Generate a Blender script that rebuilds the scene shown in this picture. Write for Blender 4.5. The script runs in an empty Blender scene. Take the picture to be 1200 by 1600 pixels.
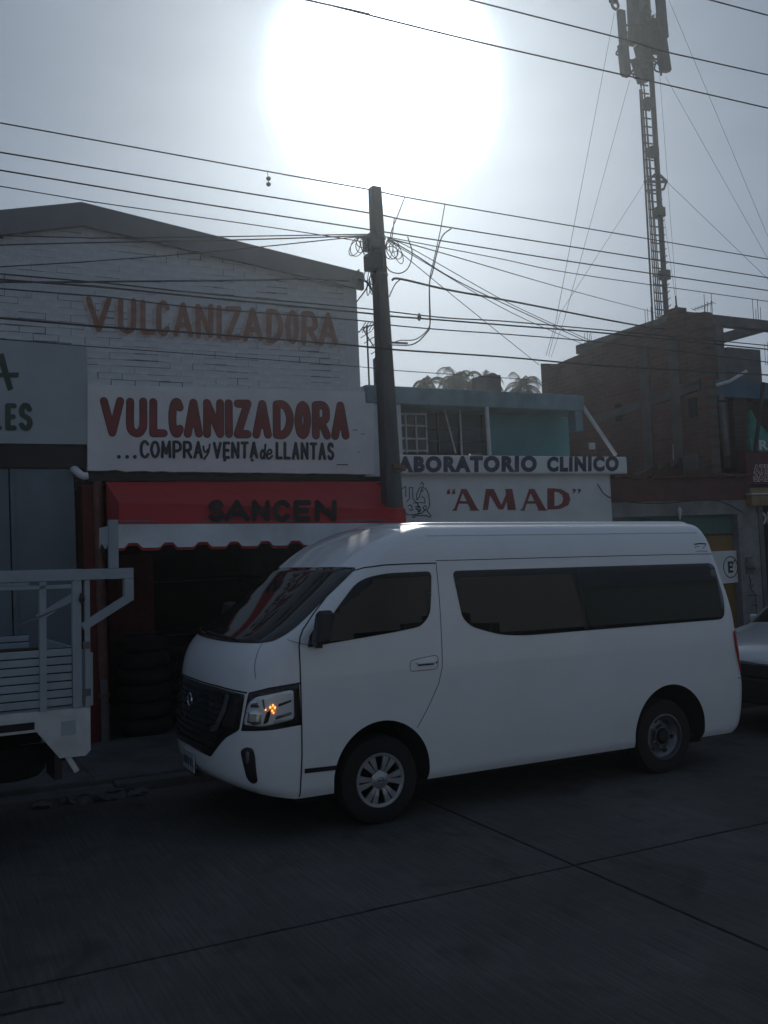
import bpy, bmesh, math, random
from mathutils import Vector, Matrix
from mathutils.geometry import delaunay_2d_cdt
random.seed(7)
PI = math.pi
SC = bpy.context.scene
COL = SC.collection
# ------------------------------------------------------------------ camera
CAM_LOC = Vector((-2.1186, -6.30566, 2.05908))
FPX, YAW, PITCH, ROLL = 1446.868, .485035, .03994782, .04391172
FW = Vector((math.sin(YAW)*math.cos(PITCH), math.cos(YAW)*math.cos(PITCH), math.sin(PITCH)))
RT0 = Vector((math.cos(YAW), -math.sin(YAW), 0)); UP0 = RT0.cross(FW)
RT = math.cos(ROLL)*RT0 - math.sin(ROLL)*UP0
UP = math.cos(ROLL)*UP0 + math.sin(ROLL)*RT0
cd = bpy.data.cameras.new('camera'); cam = bpy.data.objects.new('camera', cd); COL.objects.link(cam)
m = Matrix((RT, UP, -FW)).transposed().to_4x4(); m.translation = CAM_LOC
cam.matrix_world = m
cd.sensor_fit = 'VERTICAL'; cd.sensor_height = 36; cd.sensor_width = 27; cd.lens = 36*FPX/1600
cd.clip_start = .05; cd.clip_end = 3000
SC.camera = cam
# ------------------------------------------------------------------ sky, sun, exposure
SUN = Vector((.4286, .7772, .4560)).normalized()
SUN_EL = math.asin(SUN.z); SUN_AZ = math.atan2(SUN.x, SUN.y)
w = bpy.data.worlds.new('World'); SC.world = w; w.use_nodes = True
nt = w.node_tree; N = nt.nodes; L = nt.links; N.clear()
out = N.new('ShaderNodeOutputWorld'); bg = N.new('ShaderNodeBackground')
sky = N.new('ShaderNodeTexSky'); sky.sky_type = 'NISHITA'; sky.sun_disc = False
sky.sun_elevation = SUN_EL; sky.sun_rotation = SUN_AZ
sky.altitude = 1800; sky.air_density = 1.0; sky.dust_density = 3.0; sky.ozone_density = 1.0
hs = N.new('ShaderNodeHueSaturation'); hs.inputs['Saturation'].default_value = .42
L.new(sky.outputs[0], hs.inputs['Color'])
tc = N.new('ShaderNodeTexCoord')
def mth(op, a, b=None, clamp=False):
    n = N.new('ShaderNodeMath'); n.operation = op; n.use_clamp = clamp
    for i, v in enumerate((a, b)):
        if v is None: continue
        if isinstance(v, (int, float)): n.inputs[i].default_value = v
        else: L.new(v, n.inputs[i])
    return n.outputs[0]
vn = N.new('ShaderNodeVectorMath'); vn.operation = 'NORMALIZE'; L.new(tc.outputs['Generated'], vn.inputs[0])
dp = N.new('ShaderNodeVectorMath'); dp.operation = 'DOT_PRODUCT'; L.new(vn.outputs[0], dp.inputs[0]); dp.inputs[1].default_value = SUN
# thin streaky cirrus
mp = N.new('ShaderNodeMapping'); L.new(vn.outputs[0], mp.inputs[0]); mp.inputs['Scale'].default_value = (1.6, 1.6, 7.5); mp.inputs['Rotation'].default_value = (.16, -.1, .4)
nz = N.new('ShaderNodeTexNoise'); nz.inputs['Scale'].default_value = 1.7; nz.inputs['Detail'].default_value = 6; nz.inputs['Roughness'].default_value = .55; L.new(mp.outputs[0], nz.inputs['Vector'])
cl = mth('MULTIPLY', mth('SUBTRACT', nz.outputs[0], .5), 1.0)
clf = mth('ADD', 1.0, cl)
vm = N.new('ShaderNodeVectorMath'); vm.operation = 'SCALE'; tn_ = N.new('ShaderNodeVectorMath'); tn_.operation = 'MULTIPLY'; tn_.inputs[1].default_value = (.27,.30,.345); L.new(hs.outputs[0], tn_.inputs[0]); L.new(tn_.outputs[0], vm.inputs[0]); L.new(clf, vm.inputs['Scale'])
# bright veil of thin cloud round the sun: falls off with the true angle from the sun
ang = mth('ARCCOSINE', mth('MINIMUM', dp.outputs['Value'], .999999))
deg0 = mth('MULTIPLY', ang, 180/PI)
wn_ = N.new('ShaderNodeTexNoise'); wn_.inputs['Scale'].default_value = 9; wn_.inputs['Detail'].default_value = 3; L.new(vn.outputs[0], wn_.inputs['Vector'])
deg = mth('MULTIPLY', deg0, mth('ADD', .90, mth('MULTIPLY', wn_.outputs[0], .20)))   # ragged edge of the bright cloud veil
core = mth('MULTIPLY', mth('POWER', 2.718, mth('MULTIPLY', mth('POWER', mth('DIVIDE', deg, 6.0), 6.5), -1.0)), 50.0)
halo = mth('MULTIPLY', mth('POWER', 2.718, mth('MULTIPLY', mth('DIVIDE', deg, 4.6), -1.0)), 16.0)
wide = mth('MULTIPLY', mth('POWER', 2.718, mth('MULTIPLY', mth('DIVIDE', deg, 13.0), -1.0)), 5.5)
glow = mth('ADD', mth('ADD', core, halo), wide)
gc = N.new('ShaderNodeCombineXYZ')
L.new(mth('MULTIPLY', glow, .87), gc.inputs[0]); L.new(mth('MULTIPLY', glow, 1.0), gc.inputs[1]); L.new(mth('MULTIPLY', glow, 1.09), gc.inputs[2])
ad = N.new('ShaderNodeVectorMath'); ad.operation = 'ADD'; L.new(vm.outputs[0], ad.inputs[0]); L.new(gc.outputs[0], ad.inputs[1])
veil = N.new('ShaderNodeVectorMath'); veil.operation = 'ADD'; veil.inputs[1].default_value = (2.75,3.8,5.6)   # even ambient added over the whole sky to brighten the side behind the camera
L.new(ad.outputs[0], veil.inputs[0]); L.new(veil.outputs[0], bg.inputs['Color']); bg.inputs['Strength'].default_value = .056
L.new(bg.outputs[0], out.inputs[0])
sd = bpy.data.lights.new('sun', 'SUN'); sd.energy = 3.4; sd.angle = math.radians(.53); sd.color = (1, .95, .88)
so = bpy.data.objects.new('sun', sd); COL.objects.link(so); so.rotation_euler = SUN.to_track_quat('Z', 'Y').to_euler()
vs = SC.view_settings; vs.view_transform = 'Standard'; vs.look = 'None'; vs.exposure = -.86; vs.gamma = 1; vs.use_curve_mapping = False
SLOPE = .022444      # the street falls gently to the right

# ------------------------------------------------------------------ helpers
def ray(u, v): return (FW*FPX + RT*(u-600) - UP*(v-800)).normalized()
def at(u, v, Y):     # where the line of sight meets the vertical plane at depth Y
    d = ray(u, v); return CAM_LOC + d*((Y-CAM_LOC.y)/d.y)
def atX(u, v, X):
    d = ray(u, v); return CAM_LOC + d*((X-CAM_LOC.x)/d.x)
def roadz(x): return -SLOPE*x

def principled(name, col, rough=.6, metal=0, var=.0, vscale=4, bump=0, bscale=60, coat=0, spec=.5, emit=None, estr=0, col2=None, stretch=(1,1,1)):
    mt = bpy.data.materials.new(name); mt.use_nodes = True
    nt = mt.node_tree; N = nt.nodes; L = nt.links; b = N['Principled BSDF']
    b.inputs['Base Color'].default_value = (*col, 1); b.inputs['Roughness'].default_value = rough
    b.inputs['Metallic'].default_value = metal; b.inputs['Coat Weight'].default_value = coat; b.inputs['Coat Roughness'].default_value = .04
    b.inputs['Specular IOR Level'].default_value = spec
    if emit: b.inputs['Emission Color'].default_value = (*emit, 1); b.inputs['Emission Strength'].default_value = estr
    if var or bump:
        t = N.new('ShaderNodeTexCoord'); mp = N.new('ShaderNodeMapping'); L.new(t.outputs['Object'], mp.inputs[0]); mp.inputs['Scale'].default_value = stretch
    if var:
        n = N.new('ShaderNodeTexNoise'); n.inputs['Scale'].default_value = vscale; n.inputs['Detail'].default_value = 8; n.inputs['Roughness'].default_value = .65
        L.new(mp.outputs[0], n.inputs['Vector'])
        r = N.new('ShaderNodeValToRGB'); c2 = col2 or tuple(c*(1-var) for c in col)
        r.color_ramp.elements[0].position = .36; r.color_ramp.elements[1].position = .62
        r.color_ramp.elements[0].color = (*c2, 1); r.color_ramp.elements[1].color = (*col, 1)
        L.new(n.outputs[0], r.inputs[0]); L.new(r.outputs[0], b.inputs['Base Color'])
        mr = N.new('ShaderNodeMapRange'); mr.inputs['To Min'].default_value = min(rough*1.25, 1); mr.inputs['To Max'].default_value = rough*.85
        L.new(n.outputs[0], mr.inputs[0]); L.new(mr.outputs[0], b.inputs['Roughness'])
    if bump:
        n2 = N.new('ShaderNodeTexNoise'); n2.inputs['Scale'].default_value = bscale; n2.inputs['Detail'].default_value = 5
        L.new(mp.outputs[0], n2.inputs['Vector'])
        bp = N.new('ShaderNodeBump'); bp.inputs['Strength'].default_value = bump; bp.inputs['Distance'].default_value = .01
        L.new(n2.outputs[0], bp.inputs['Height']); L.new(bp.outputs[0], b.inputs['Normal'])
    return mt

class MB:
    def __init__(s): s.v = []; s.f = []; s.smooth = False
    def add(s, vs, fs):
        o = len(s.v); s.v += [Vector(p) for p in vs]; s.f += [tuple(i+o for i in f) for f in fs]; return s
    def box(s, a, b):
        x0, y0, z0 = [min(p, q) for p, q in zip(a, b)]; x1, y1, z1 = [max(p, q) for p, q in zip(a, b)]
        return s.add([(x0,y0,z0),(x1,y0,z0),(x1,y1,z0),(x0,y1,z0),(x0,y0,z1),(x1,y0,z1),(x1,y1,z1),(x0,y1,z1)],
                     [(0,3,2,1),(4,5,6,7),(0,1,5,4),(1,2,6,5),(2,3,7,6),(3,0,4,7)])
    def prism(s, pts, y0, y1):          # polygon in (x, z), counter-clockwise seen from -Y, extruded y0 -> y1
        n = len(pts)
        return s.add([(x, y0, z) for x, z in pts] + [(x, y1, z) for x, z in pts],
                     [tuple(range(n)), tuple(range(2*n-1, n-1, -1))] + [(i, i+n, (i+1) % n+n, (i+1) % n) for i in range(n)])
    def prismx(s, pts, x0, x1):         # polygon in (y, z)
        n = len(pts)
        return s.add([(x0, y, z) for y, z in pts] + [(x1, y, z) for y, z in pts],
                     [tuple(range(n-1, -1, -1)), tuple(range(n, 2*n))] + [(i, (i+1) % n, (i+1) % n+n, i+n) for i in range(n)])
    def bar(s, a, b, w, h=None):        # square bar from a to b
        a = Vector(a); b = Vector(b); h = h or w; d = (b-a).normalized()
        x = d.cross(Vector((0,1,0)) if abs(d.y) < .9 else Vector((1,0,0))).normalized(); y = d.cross(x)
        c = [x*w/2+y*h/2, -x*w/2+y*h/2, -x*w/2-y*h/2, x*w/2-y*h/2]
        return s.add([a+k for k in c]+[b+k for k in c], [(0,1,2,3),(7,6,5,4)]+[(i, i+4, (i+1) % 4+4, (i+1) % 4) for i in range(4)])
    def tube(s, pts, r, n=6, r2=None, closed=False, cap=True):
        pts = [Vector(p) for p in pts]; k = len(pts); o = len(s.v); prev = None
        for i, p in enumerate(pts):
            if closed: d = pts[(i+1) % k]-pts[i-1]
            else: d = pts[min(i+1, k-1)]-pts[max(i-1, 0)]
            d.normalize()
            if prev is None: x = d.cross(Vector((0,0,1)) if abs(d.z) < .9 else Vector((1,0,0))).normalized()
            else: x = (prev-d*prev.dot(d)).normalized()
            prev = x; y = d.cross(x); rr = r if r2 is None else r+(r2-r)*i/(k-1)
            for j in range(n): s.v.append(p+x*rr*math.cos(2*PI*j/n)+y*rr*math.sin(2*PI*j/n))
        for i in range(k if closed else k-1):
            for j in range(n):
                s.f.append((o+i*n+j, o+i*n+(j+1) % n, o+((i+1) % k)*n+(j+1) % n, o+((i+1) % k)*n+j))
        if cap and not closed:
            s.f.append(tuple(o+j for j in range(n-1, -1, -1))); s.f.append(tuple(o+(k-1)*n+j for j in range(n)))
        return s
    def lathe(s, prof, c, n=32, axis='y', a0=0, a1=2*PI):   # prof: (radius, offset along the axis)
        o = len(s.v); k = len(prof); c = Vector(c); full = abs(a1-a0-2*PI) < 1e-6; m = n if full else n+1
        for i in range(m):
            a = a0+(a1-a0)*i/n
            for r, t in prof:
                e = (r*math.cos(a), t, r*math.sin(a)) if axis == 'y' else ((r*math.cos(a), r*math.sin(a), t) if axis == 'z' else (t, r*math.cos(a), r*math.sin(a)))
                s.v.append(c+Vector(e))
        for i in range(n):
            for j in range(k-1):
                a = o+i*k+j; b = o+((i+1) % m)*k+j
                s.f.append((a, b, b+1, a+1))
        return s
    def build(s, name, mat, parent=None, smooth=False, bevel=0):
        me = bpy.data.meshes.new(name); off = Vector((0,0,0))
        if parent is not None and parent.get('_abs'): off = parent_origin(parent)
        me.from_pydata([v-off for v in s.v], [], s.f); me.update()
        bm = bmesh.new(); bm.from_mesh(me)
        if bevel: bmesh.ops.bevel(bm, geom=bm.edges[:], offset=bevel, segments=1, affect='EDGES')
        bmesh.ops.recalc_face_normals(bm, faces=bm.faces[:]); bm.to_mesh(me); bm.free()
        if smooth:
            me.polygons.foreach_set('use_smooth', [True]*len(me.polygons))
            try: me.set_sharp_from_angle(angle=math.radians(38))
            except Exception: pass
        me.materials.append(mat); o = bpy.data.objects.new(name, me); COL.objects.link(o)
        if parent is not None:
            o.parent = parent
            if parent.get('_abs'): o['_abs'] = 2
        return o
def parent_origin(p):
    o = Vector((0,0,0))
    while p is not None: o = o+p.location; p = p.parent
    return o
def thing(name, label, cat, loc=(0,0,0), group=None, rot=None):
    o = bpy.data.objects.new(name, None); COL.objects.link(o); o.location = loc; o.empty_display_size = .2
    o['label'] = label; o['category'] = cat
    if group: o['group'] = group
    if rot: o.rotation_euler = rot
    else: o['_abs'] = 1
    return o
def tag(o, label, cat, group=None):
    o['label'] = label; o['category'] = cat
    if group: o['group'] = group
    return o
def struct(o): o['kind'] = 'structure'; return o
def stuff(o): o['kind'] = 'stuff'; return o
def spline(pts, n=10):
    pts = [Vector(p) for p in pts]
    if len(pts) == 2: return [pts[0].lerp(pts[1], i/n) for i in range(n+1)]
    r = []
    for i in range(len(pts)-1):
        p0 = pts[i-1] if i else pts[0]*2-pts[1]; p1 = pts[i]; p2 = pts[i+1]; p3 = pts[i+2] if i+2 < len(pts) else pts[i+1]*2-pts[i]
        for j in range(n):
            t = j/n; r.append(.5*((2*p1)+(p2-p0)*t+(2*p0-5*p1+4*p2-p3)*t*t+(3*p1-p0-3*p2+p3)*t**3))
    r.append(pts[-1]); return r

_tc = {}
def text_mesh(body, bold, shear=0, space=1.0):
    k = (body, bold, shear, space)
    if k in _tc: return _tc[k]
    c = bpy.data.curves.new('t', 'FONT'); c.body = body; c.size = 1; c.offset = bold; c.extrude = .01; c.shear = shear; c.space_character = space; c.resolution_u = 6
    o = bpy.data.objects.new('t', c); COL.objects.link(o)
    me = bpy.data.meshes.new_from_object(o.evaluated_get(bpy.context.evaluated_depsgraph_get()))
    vs = [v.co.copy() for v in me.vertices]; fs = [tuple(p.vertices) for p in me.polygons]
    bpy.data.objects.remove(o); bpy.data.curves.remove(c); bpy.data.meshes.remove(me)
    _tc[k] = (vs, fs); return _tc[k]
def lettering(body, x0, x1, z0, z1, y, mat, parent, bold=.02, thick=.004, tilt=0, name='lettering', mapf=None, shear=0, space=1.0, ref=None, grow=0):
    vs, fs = text_mesh(body, bold, shear, space)
    rv = text_mesh(body, ref if ref is not None else bold, shear, space)[0]
    ax = min(v.x for v in rv); bx = max(v.x for v in rv); az = min(v.y for v in rv); bz = max(v.y for v in rv)
    mb = MB(); pts = []
    for v in vs:
        s = (v.x-ax)/(bx-ax); t = (v.y-az)/(bz-az)
        if mapf: pts.append(mapf(s, t, v.z))
        else:
            x = x0+(x1-x0)*s; z = z0+(z1-z0)*t+tilt*(x-x0); pts.append((x, y-thick*(.5+v.z*50), z))
    mb.add(pts, fs); return mb.build(name, mat, parent)
GL = {
 'A': [[(0,0),(.5,1)],[(.5,1),(1,0)],[(.2,.32),(.8,.32)]],
 'B': [[(0,0),(0,1)],[(0,1),(.5,1),(.8,.92),(.88,.76),(.78,.6),(.5,.53),(0,.53)],[(0,.53),(.6,.52),(.92,.42),(1,.26),(.9,.08),(.55,0),(0,0)]],
 'C': [[(1,.84),(.72,1),(.35,.98),(.08,.8),(0,.5),(.08,.2),(.35,.02),(.72,0),(1,.15)]],
 'D': [[(0,0),(0,1)],[(0,1),(.45,1),(.82,.84),(1,.5),(.82,.16),(.45,0),(0,0)]],
 'E': [[(0,0),(0,1)],[(0,1),(1,1)],[(0,.5),(.85,.5)],[(0,0),(1,0)]],
 'F': [[(0,0),(0,1)],[(0,1),(1,1)],[(0,.5),(.85,.5)]],
 'I': [[(.5,0),(.5,1)]], 'L': [[(0,1),(0,0)],[(0,0),(1,0)]],
 'M': [[(0,0),(.08,1)],[(.08,1),(.5,.25)],[(.5,.25),(.92,1)],[(.92,1),(1,0)]],
 'N': [[(0,0),(0,1)],[(0,1),(1,0)],[(1,0),(1,1)]],
 'O': [[(.5,1),(.2,.9),(0,.6),(0,.4),(.2,.1),(.5,0)],[(.5,0),(.8,.1),(1,.4),(1,.6),(.8,.9),(.5,1)]],
 'P': [[(0,0),(0,1)],[(0,1),(.55,1),(.9,.9),(1,.7),(.9,.5),(.55,.42),(0,.42)]],
 'R': [[(0,0),(0,1)],[(0,1),(.55,1),(.85,.9),(.93,.72),(.85,.54),(.5,.46),(0,.46)],[(.45,.46),(1,0)]],
 'S': [[(.92,.84),(.7,1),(.3,1),(.05,.82),(.12,.6),(.5,.5),(.9,.38),(.97,.18),(.7,0),(.3,0),(.03,.14)]],
 'T': [[(0,1),(1,1)],[(.5,1),(.5,0)]],
 'U': [[(0,1),(0,.3),(.1,.1),(.35,0),(.65,0),(.9,.1),(1,.3),(1,1)]],
 'V': [[(0,1),(.5,0)],[(.5,0),(1,1)]], 'Z': [[(0,1),(1,1)],[(1,1),(0,0)],[(0,0),(1,0)]],
 'y': [[(0,.85),(.1,.5),(.4,.4),(.7,.6)],[(1,1),(.75,.35),(.1,-.15)]],
 'd': [[(.8,.45),(.45,.6),(.1,.4),(.1,.1),(.4,0),(.75,.2)],[(1,1),(.75,0)]],
 'e': [[(.1,.25),(.8,.4),(.75,.6),(.4,.6),(.1,.3),(.2,.02),(.55,0),(.95,.18)]], '.': [[(.45,0),(.55,.02)]]}
GW = {'I': .12, '.': .25, 'M': 1.15, 'L': .85, 'E': .8, 'S': .85, 'T': .95, 'y': .8, 'd': .9, 'e': .8, 'A': 1.0, 'V': 1.1}
def stroke_outline(pts, w):
    pts = [Vector(p) for p in pts]
    if len(pts) > 2:
        q = [Vector((p.x, p.y, 0)) for p in pts]; pts = [Vector((p.x, p.y)) for p in spline(q, 4)]
    n = len(pts); Lf = []; Rt_ = []
    for i in range(n):
        d1 = (pts[i]-pts[i-1]).normalized() if i else (pts[1]-pts[0]).normalized()
        d2 = (pts[i+1]-pts[i]).normalized() if i < n-1 else d1
        t = (d1+d2).normalized(); nn = Vector((-t.y, t.x)); k = 1/max(.6, t.dot(d2)); Lf.append(pts[i]+nn*w/2*k); Rt_.append(pts[i]-nn*w/2*k)
    def cap(c, d):
        a0 = math.atan2(d.y, d.x); return [c+Vector((math.cos(a0-PI/2+PI*j/6), math.sin(a0-PI/2+PI*j/6)))*w/2*(1 if 1 else 1) for j in range(1, 6)]
    out = Rt_+cap(pts[-1], (pts[-1]-pts[-2]).normalized())+Lf[::-1]+cap(pts[0], (pts[0]-pts[1]).normalized())
    return out
def painted(text, u0, u1, vt, vb, Y, wpx, mat, parent, y0, outline=None, owpx=1.2, boxes=None, gap=.35, jitter=0, name='letter', step=.0009):
    """hand painted letters on the wall plane at depth Y: u range and top / bottom rows are corners of the word on that plane"""
    vt = vt if isinstance(vt, tuple) else (vt, vt); vb = vb if isinstance(vb, tuple) else (vb, vb)
    if boxes is None:
        H = vb[0]-vt[0]; ws = [GW.get(c, 1.0) if c != ' ' else .6 for c in text]; n = len(text)
        g = gap*wpx+wpx*1.0; k = ((u1-u0)-wpx-g*(n-1))/sum(ws); x = u0+wpx/2; boxes = []
        for w_ in ws: boxes.append((x-wpx/2, x+w_*k+wpx/2)); x += w_*k+g
    objs = []
    for c, (a, b) in zip(text, boxes):
        if c == ' ': continue
        t_ = ((a+b)/2-u0)/(u1-u0); top = vt[0]+(vt[1]-vt[0])*t_; bot = vb[0]+(vb[1]-vb[0])*t_
        P0 = at(a+wpx/2, bot-wpx/2, Y); P1 = at(b-wpx/2, top+wpx/2, Y); q = at(a+wpx/2, top+wpx/2, Y); r = at(b-wpx/2, bot-wpx/2, Y)
        sc = (at(a+1, top, Y)-at(a, top, Y)).length; sy = (at(a, top, Y)-at(a, top+1, Y)).length
        w_ = wpx*(sc+sy)/2
        def mp(p): 
            x, y = p; v = P0*(1-x)*(1-y)+r*x*(1-y)+q*(1-x)*y+P1*x*y; return Vector((v.x+random.uniform(-jitter, jitter), v.z+random.uniform(-jitter, jitter)))
        lays = []
        lines = [[mp(p) for p in st] for st in GL[c]]
        if outline: lays.append((outline, w_+owpx*2*sc, 0, name+'_outline'))
        lays.append((mat, w_, 1, name))
        for mt_, ww, lay, nm in lays:
            mb = MB()
            for i, st in enumerate(lines):
                o = stroke_outline(st, ww)
                A = sum(o[j].x*o[(j+1) % len(o)].y-o[(j+1) % len(o)].x*o[j].y for j in range(len(o)))
                if A < 0: o = o[::-1]
                y = y0-lay*.005-i*step; mb.prism([(p.x, p.y) for p in o], y-.0012, y)
            objs.append(mb.build(nm, mt_, parent))
    return objs
def copy_tree(o, parent=None):
    c = o.copy(); COL.objects.link(c)
    if parent is not None: c.parent = parent
    for ch in list(o.children): copy_tree(ch, c)
    return c

# ------------------------------------------------------------------ materials
M = {}
M['white_wall'] = principled('white_paint_wall', (.72,.73,.73), .8, var=.2, vscale=2.2, bump=.35, bscale=35)
M['white_brick'] = principled('white_painted_brick', (.72,.73,.74), .85, var=.25, vscale=5, bump=.6, bscale=40)
M['mortar'] = principled('mortar_gap', (.07,.068,.066), .95, var=.4, vscale=9, bump=.5, bscale=60)
M['joint'] = principled('painted_over_joint', (.32,.32,.33), .9, var=.9, vscale=5, col2=(.025,.025,.03))
M['sign_white'] = principled('sign_panel_white', (.78,.775,.76), .7, var=.14, vscale=1.8, bump=.15, bscale=25)
M['les_white'] = principled('pale_blue_plaster', (.42,.46,.48), .8, var=.15, vscale=1.5, bump=.2, bscale=25)
M['sign_red'] = principled('painted_maroon', (.26,.035,.035), .6, var=.3, vscale=3)
M['sign_outline'] = principled('painted_dark_outline', (.05,.012,.014), .6)
M['faded_red'] = principled('faded_brown_paint', (.27,.095,.065), .85, var=.5, vscale=9, col2=(.36,.20,.16))
M['ghost_red'] = principled('ghost_tan_paint', (.44,.33,.29), .85, var=.4, vscale=9, col2=(.60,.56,.54))
M['navy'] = principled('painted_navy', (.018,.025,.07), .6, var=.2)
M['ink'] = principled('painted_black_blue', (.015,.018,.03), .6)
M['green_paint'] = principled('painted_dark_green', (.05,.08,.062), .7, var=.2)
M['roof_grey'] = principled('grey_roof_sheet', (.17,.18,.2), .55, var=.2, vscale=2)
M['steel_door'] = principled('blue_grey_steel_door', (.17,.21,.23), .6, var=.2, vscale=1.5, bump=.05)
M['dark_trim'] = principled('dark_brown_trim', (.03,.028,.028), .7, var=.3)
M['red_wall'] = principled('red_brown_wall', (.17,.022,.018), .75, var=.3)
M['rust_pole'] = principled('rust_red_pipe', (.2,.085,.06), .6, var=.4, vscale=8)
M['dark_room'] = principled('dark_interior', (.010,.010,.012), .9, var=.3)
M['awning_red'] = principled('awning_red', (.50,.024,.033), .65, var=.12, vscale=2, bump=.12, bscale=6)
M['awning_dark'] = principled('awning_letter', (.035,.022,.024), .8, var=.5, vscale=9)
M['valance'] = principled('valance_cloth', (.72,.74,.74), .8, var=.15, vscale=3, bump=.25, bscale=7)
M['teal'] = principled('teal_plaster', (.12,.32,.33), .8, var=.15, vscale=1.6, bump=.2)
M['teal_pale'] = principled('pale_teal_parapet', (.23,.33,.36), .8, var=.3, vscale=2.5, bump=.25)
M['brick_dark'] = None
M['concrete'] = principled('raw_concrete', (.17,.16,.155), .9, var=.35, vscale=3, bump=.5, bscale=25)
M['concrete_dk'] = principled('dark_old_concrete', (.15,.128,.12), .9, var=.4, vscale=2.5, bump=.5, bscale=25)
M['mast_dark'] = principled('dark_mast_metal', (.025,.027,.03), .6, var=.3, vscale=5)
M['concrete_lt'] = principled('pale_concrete', (.27,.265,.26), .9, var=.35, vscale=3, bump=.5, bscale=25)
M['walk'] = principled('sidewalk_concrete', (.13,.13,.13), .9, var=.45, vscale=2.5, bump=.6, bscale=30)
M['white_metal'] = principled('white_painted_metal', (.7,.7,.7), .45, var=.2, vscale=6)
M['van_white'] = principled('van_white_paint', (.84,.85,.86), .35, coat=.9, var=.07, vscale=1.1, bump=.10, bscale=1.6)
M['glass'] = principled('tinted_glass', (.004,.005,.007), .035, spec=.36)
M['wind_glass'] = principled('windscreen_glass', (.016,.018,.018), .05, spec=.6, coat=.15)
M['black'] = principled('black_plastic', (.012,.012,.014), .45)
M['arch_black'] = principled('wheel_well_black', (.006,.006,.006), .9)
M['gap'] = principled('panel_gap', (.01,.01,.012), .8)
M['tyre'] = principled('tyre_rubber', (.012,.012,.012), .85, bump=.3, bscale=80)
M['wheel_silver'] = principled('silver_wheel', (.42,.43,.45), .35, metal=.6)
M['wheel_dull'] = principled('dull_steel_wheel', (.22,.23,.25), .42, metal=.7, var=.4, vscale=9)
M['chrome'] = principled('chrome', (.75,.76,.78), .12, metal=1)
M['gloss_black'] = principled('gloss_black_trim', (.01,.01,.011), .1, spec=.6)
M['lamp_house'] = principled('lamp_reflector', (.75,.77,.79), .16, metal=.35, coat=1)
M['amber'] = principled('amber_indicator', (.8,.2,.03), .3, emit=(1,.2,.02), estr=.8)  # emission imitates sunlight reflected in the turn signal
M['amber_hot'] = principled('amber_hot_spot', (.9,.5,.2), .3, emit=(1,.34,.08), estr=5)  # emission imitates the brightest sun glints in the headlamp
M['red_lamp'] = principled('red_tail_lamp', (.42,.008,.02), .15, coat=.5)
M['plate'] = principled('number_plate', (.5,.52,.54), .5, var=.3, vscale=20)
M['wire'] = principled('black_cable', (.02,.02,.022), .6)
M['pole'] = principled('concrete_pole', (.12,.115,.11), .9, var=.35, vscale=4, bump=.3, stretch=(1,1,.3))
M['galv'] = principled('galvanised_metal', (.16,.165,.17), .5, metal=.4, var=.3, vscale=9)
M['frond'] = principled('dry_palm_frond', (.03,.034,.022), .8, var=.4, vscale=3)
M['trunk'] = principled('palm_trunk', (.1,.085,.065), .9, var=.4, bump=.5)
M['truck_paint'] = principled('pale_truck_paint', (.34,.39,.42), .5, var=.2, vscale=3, bump=.08)
M['truck_white'] = principled('white_truck_skirt', (.62,.63,.62), .5, var=.25, vscale=3.5)
M['car_silver'] = principled('light_car_paint', (.6,.62,.64), .25, metal=.2, coat=.6)
M['ochre'] = principled('ochre_door', (.27,.15,.045), .7, var=.25, vscale=2)
M['green_panel'] = principled('teal_green_panel', (.07,.16,.14), .7, var=.2)
M['blue_fascia'] = principled('blue_fascia', (.06,.15,.22), .7, var=.25)
M['maroon_sheet'] = principled('maroon_sheet', (.115,.030,.030), .7, var=.3, vscale=5)
M['grey_wall'] = principled('grey_block_wall', (.14,.14,.15), .9, var=.3, bump=.4)
M['curtain'] = principled('dull_curtain', (.13,.12,.14), .9, var=.2)
M['window_dark'] = principled('dark_window_pane', (.03,.03,.035), .15)
M['ochre_sign'] = principled('yellow_ledge', (.3,.2,.1), .7, var=.3)
M['gate_brown'] = principled('brown_board', (.1,.055,.03), .8, var=.4)

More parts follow.
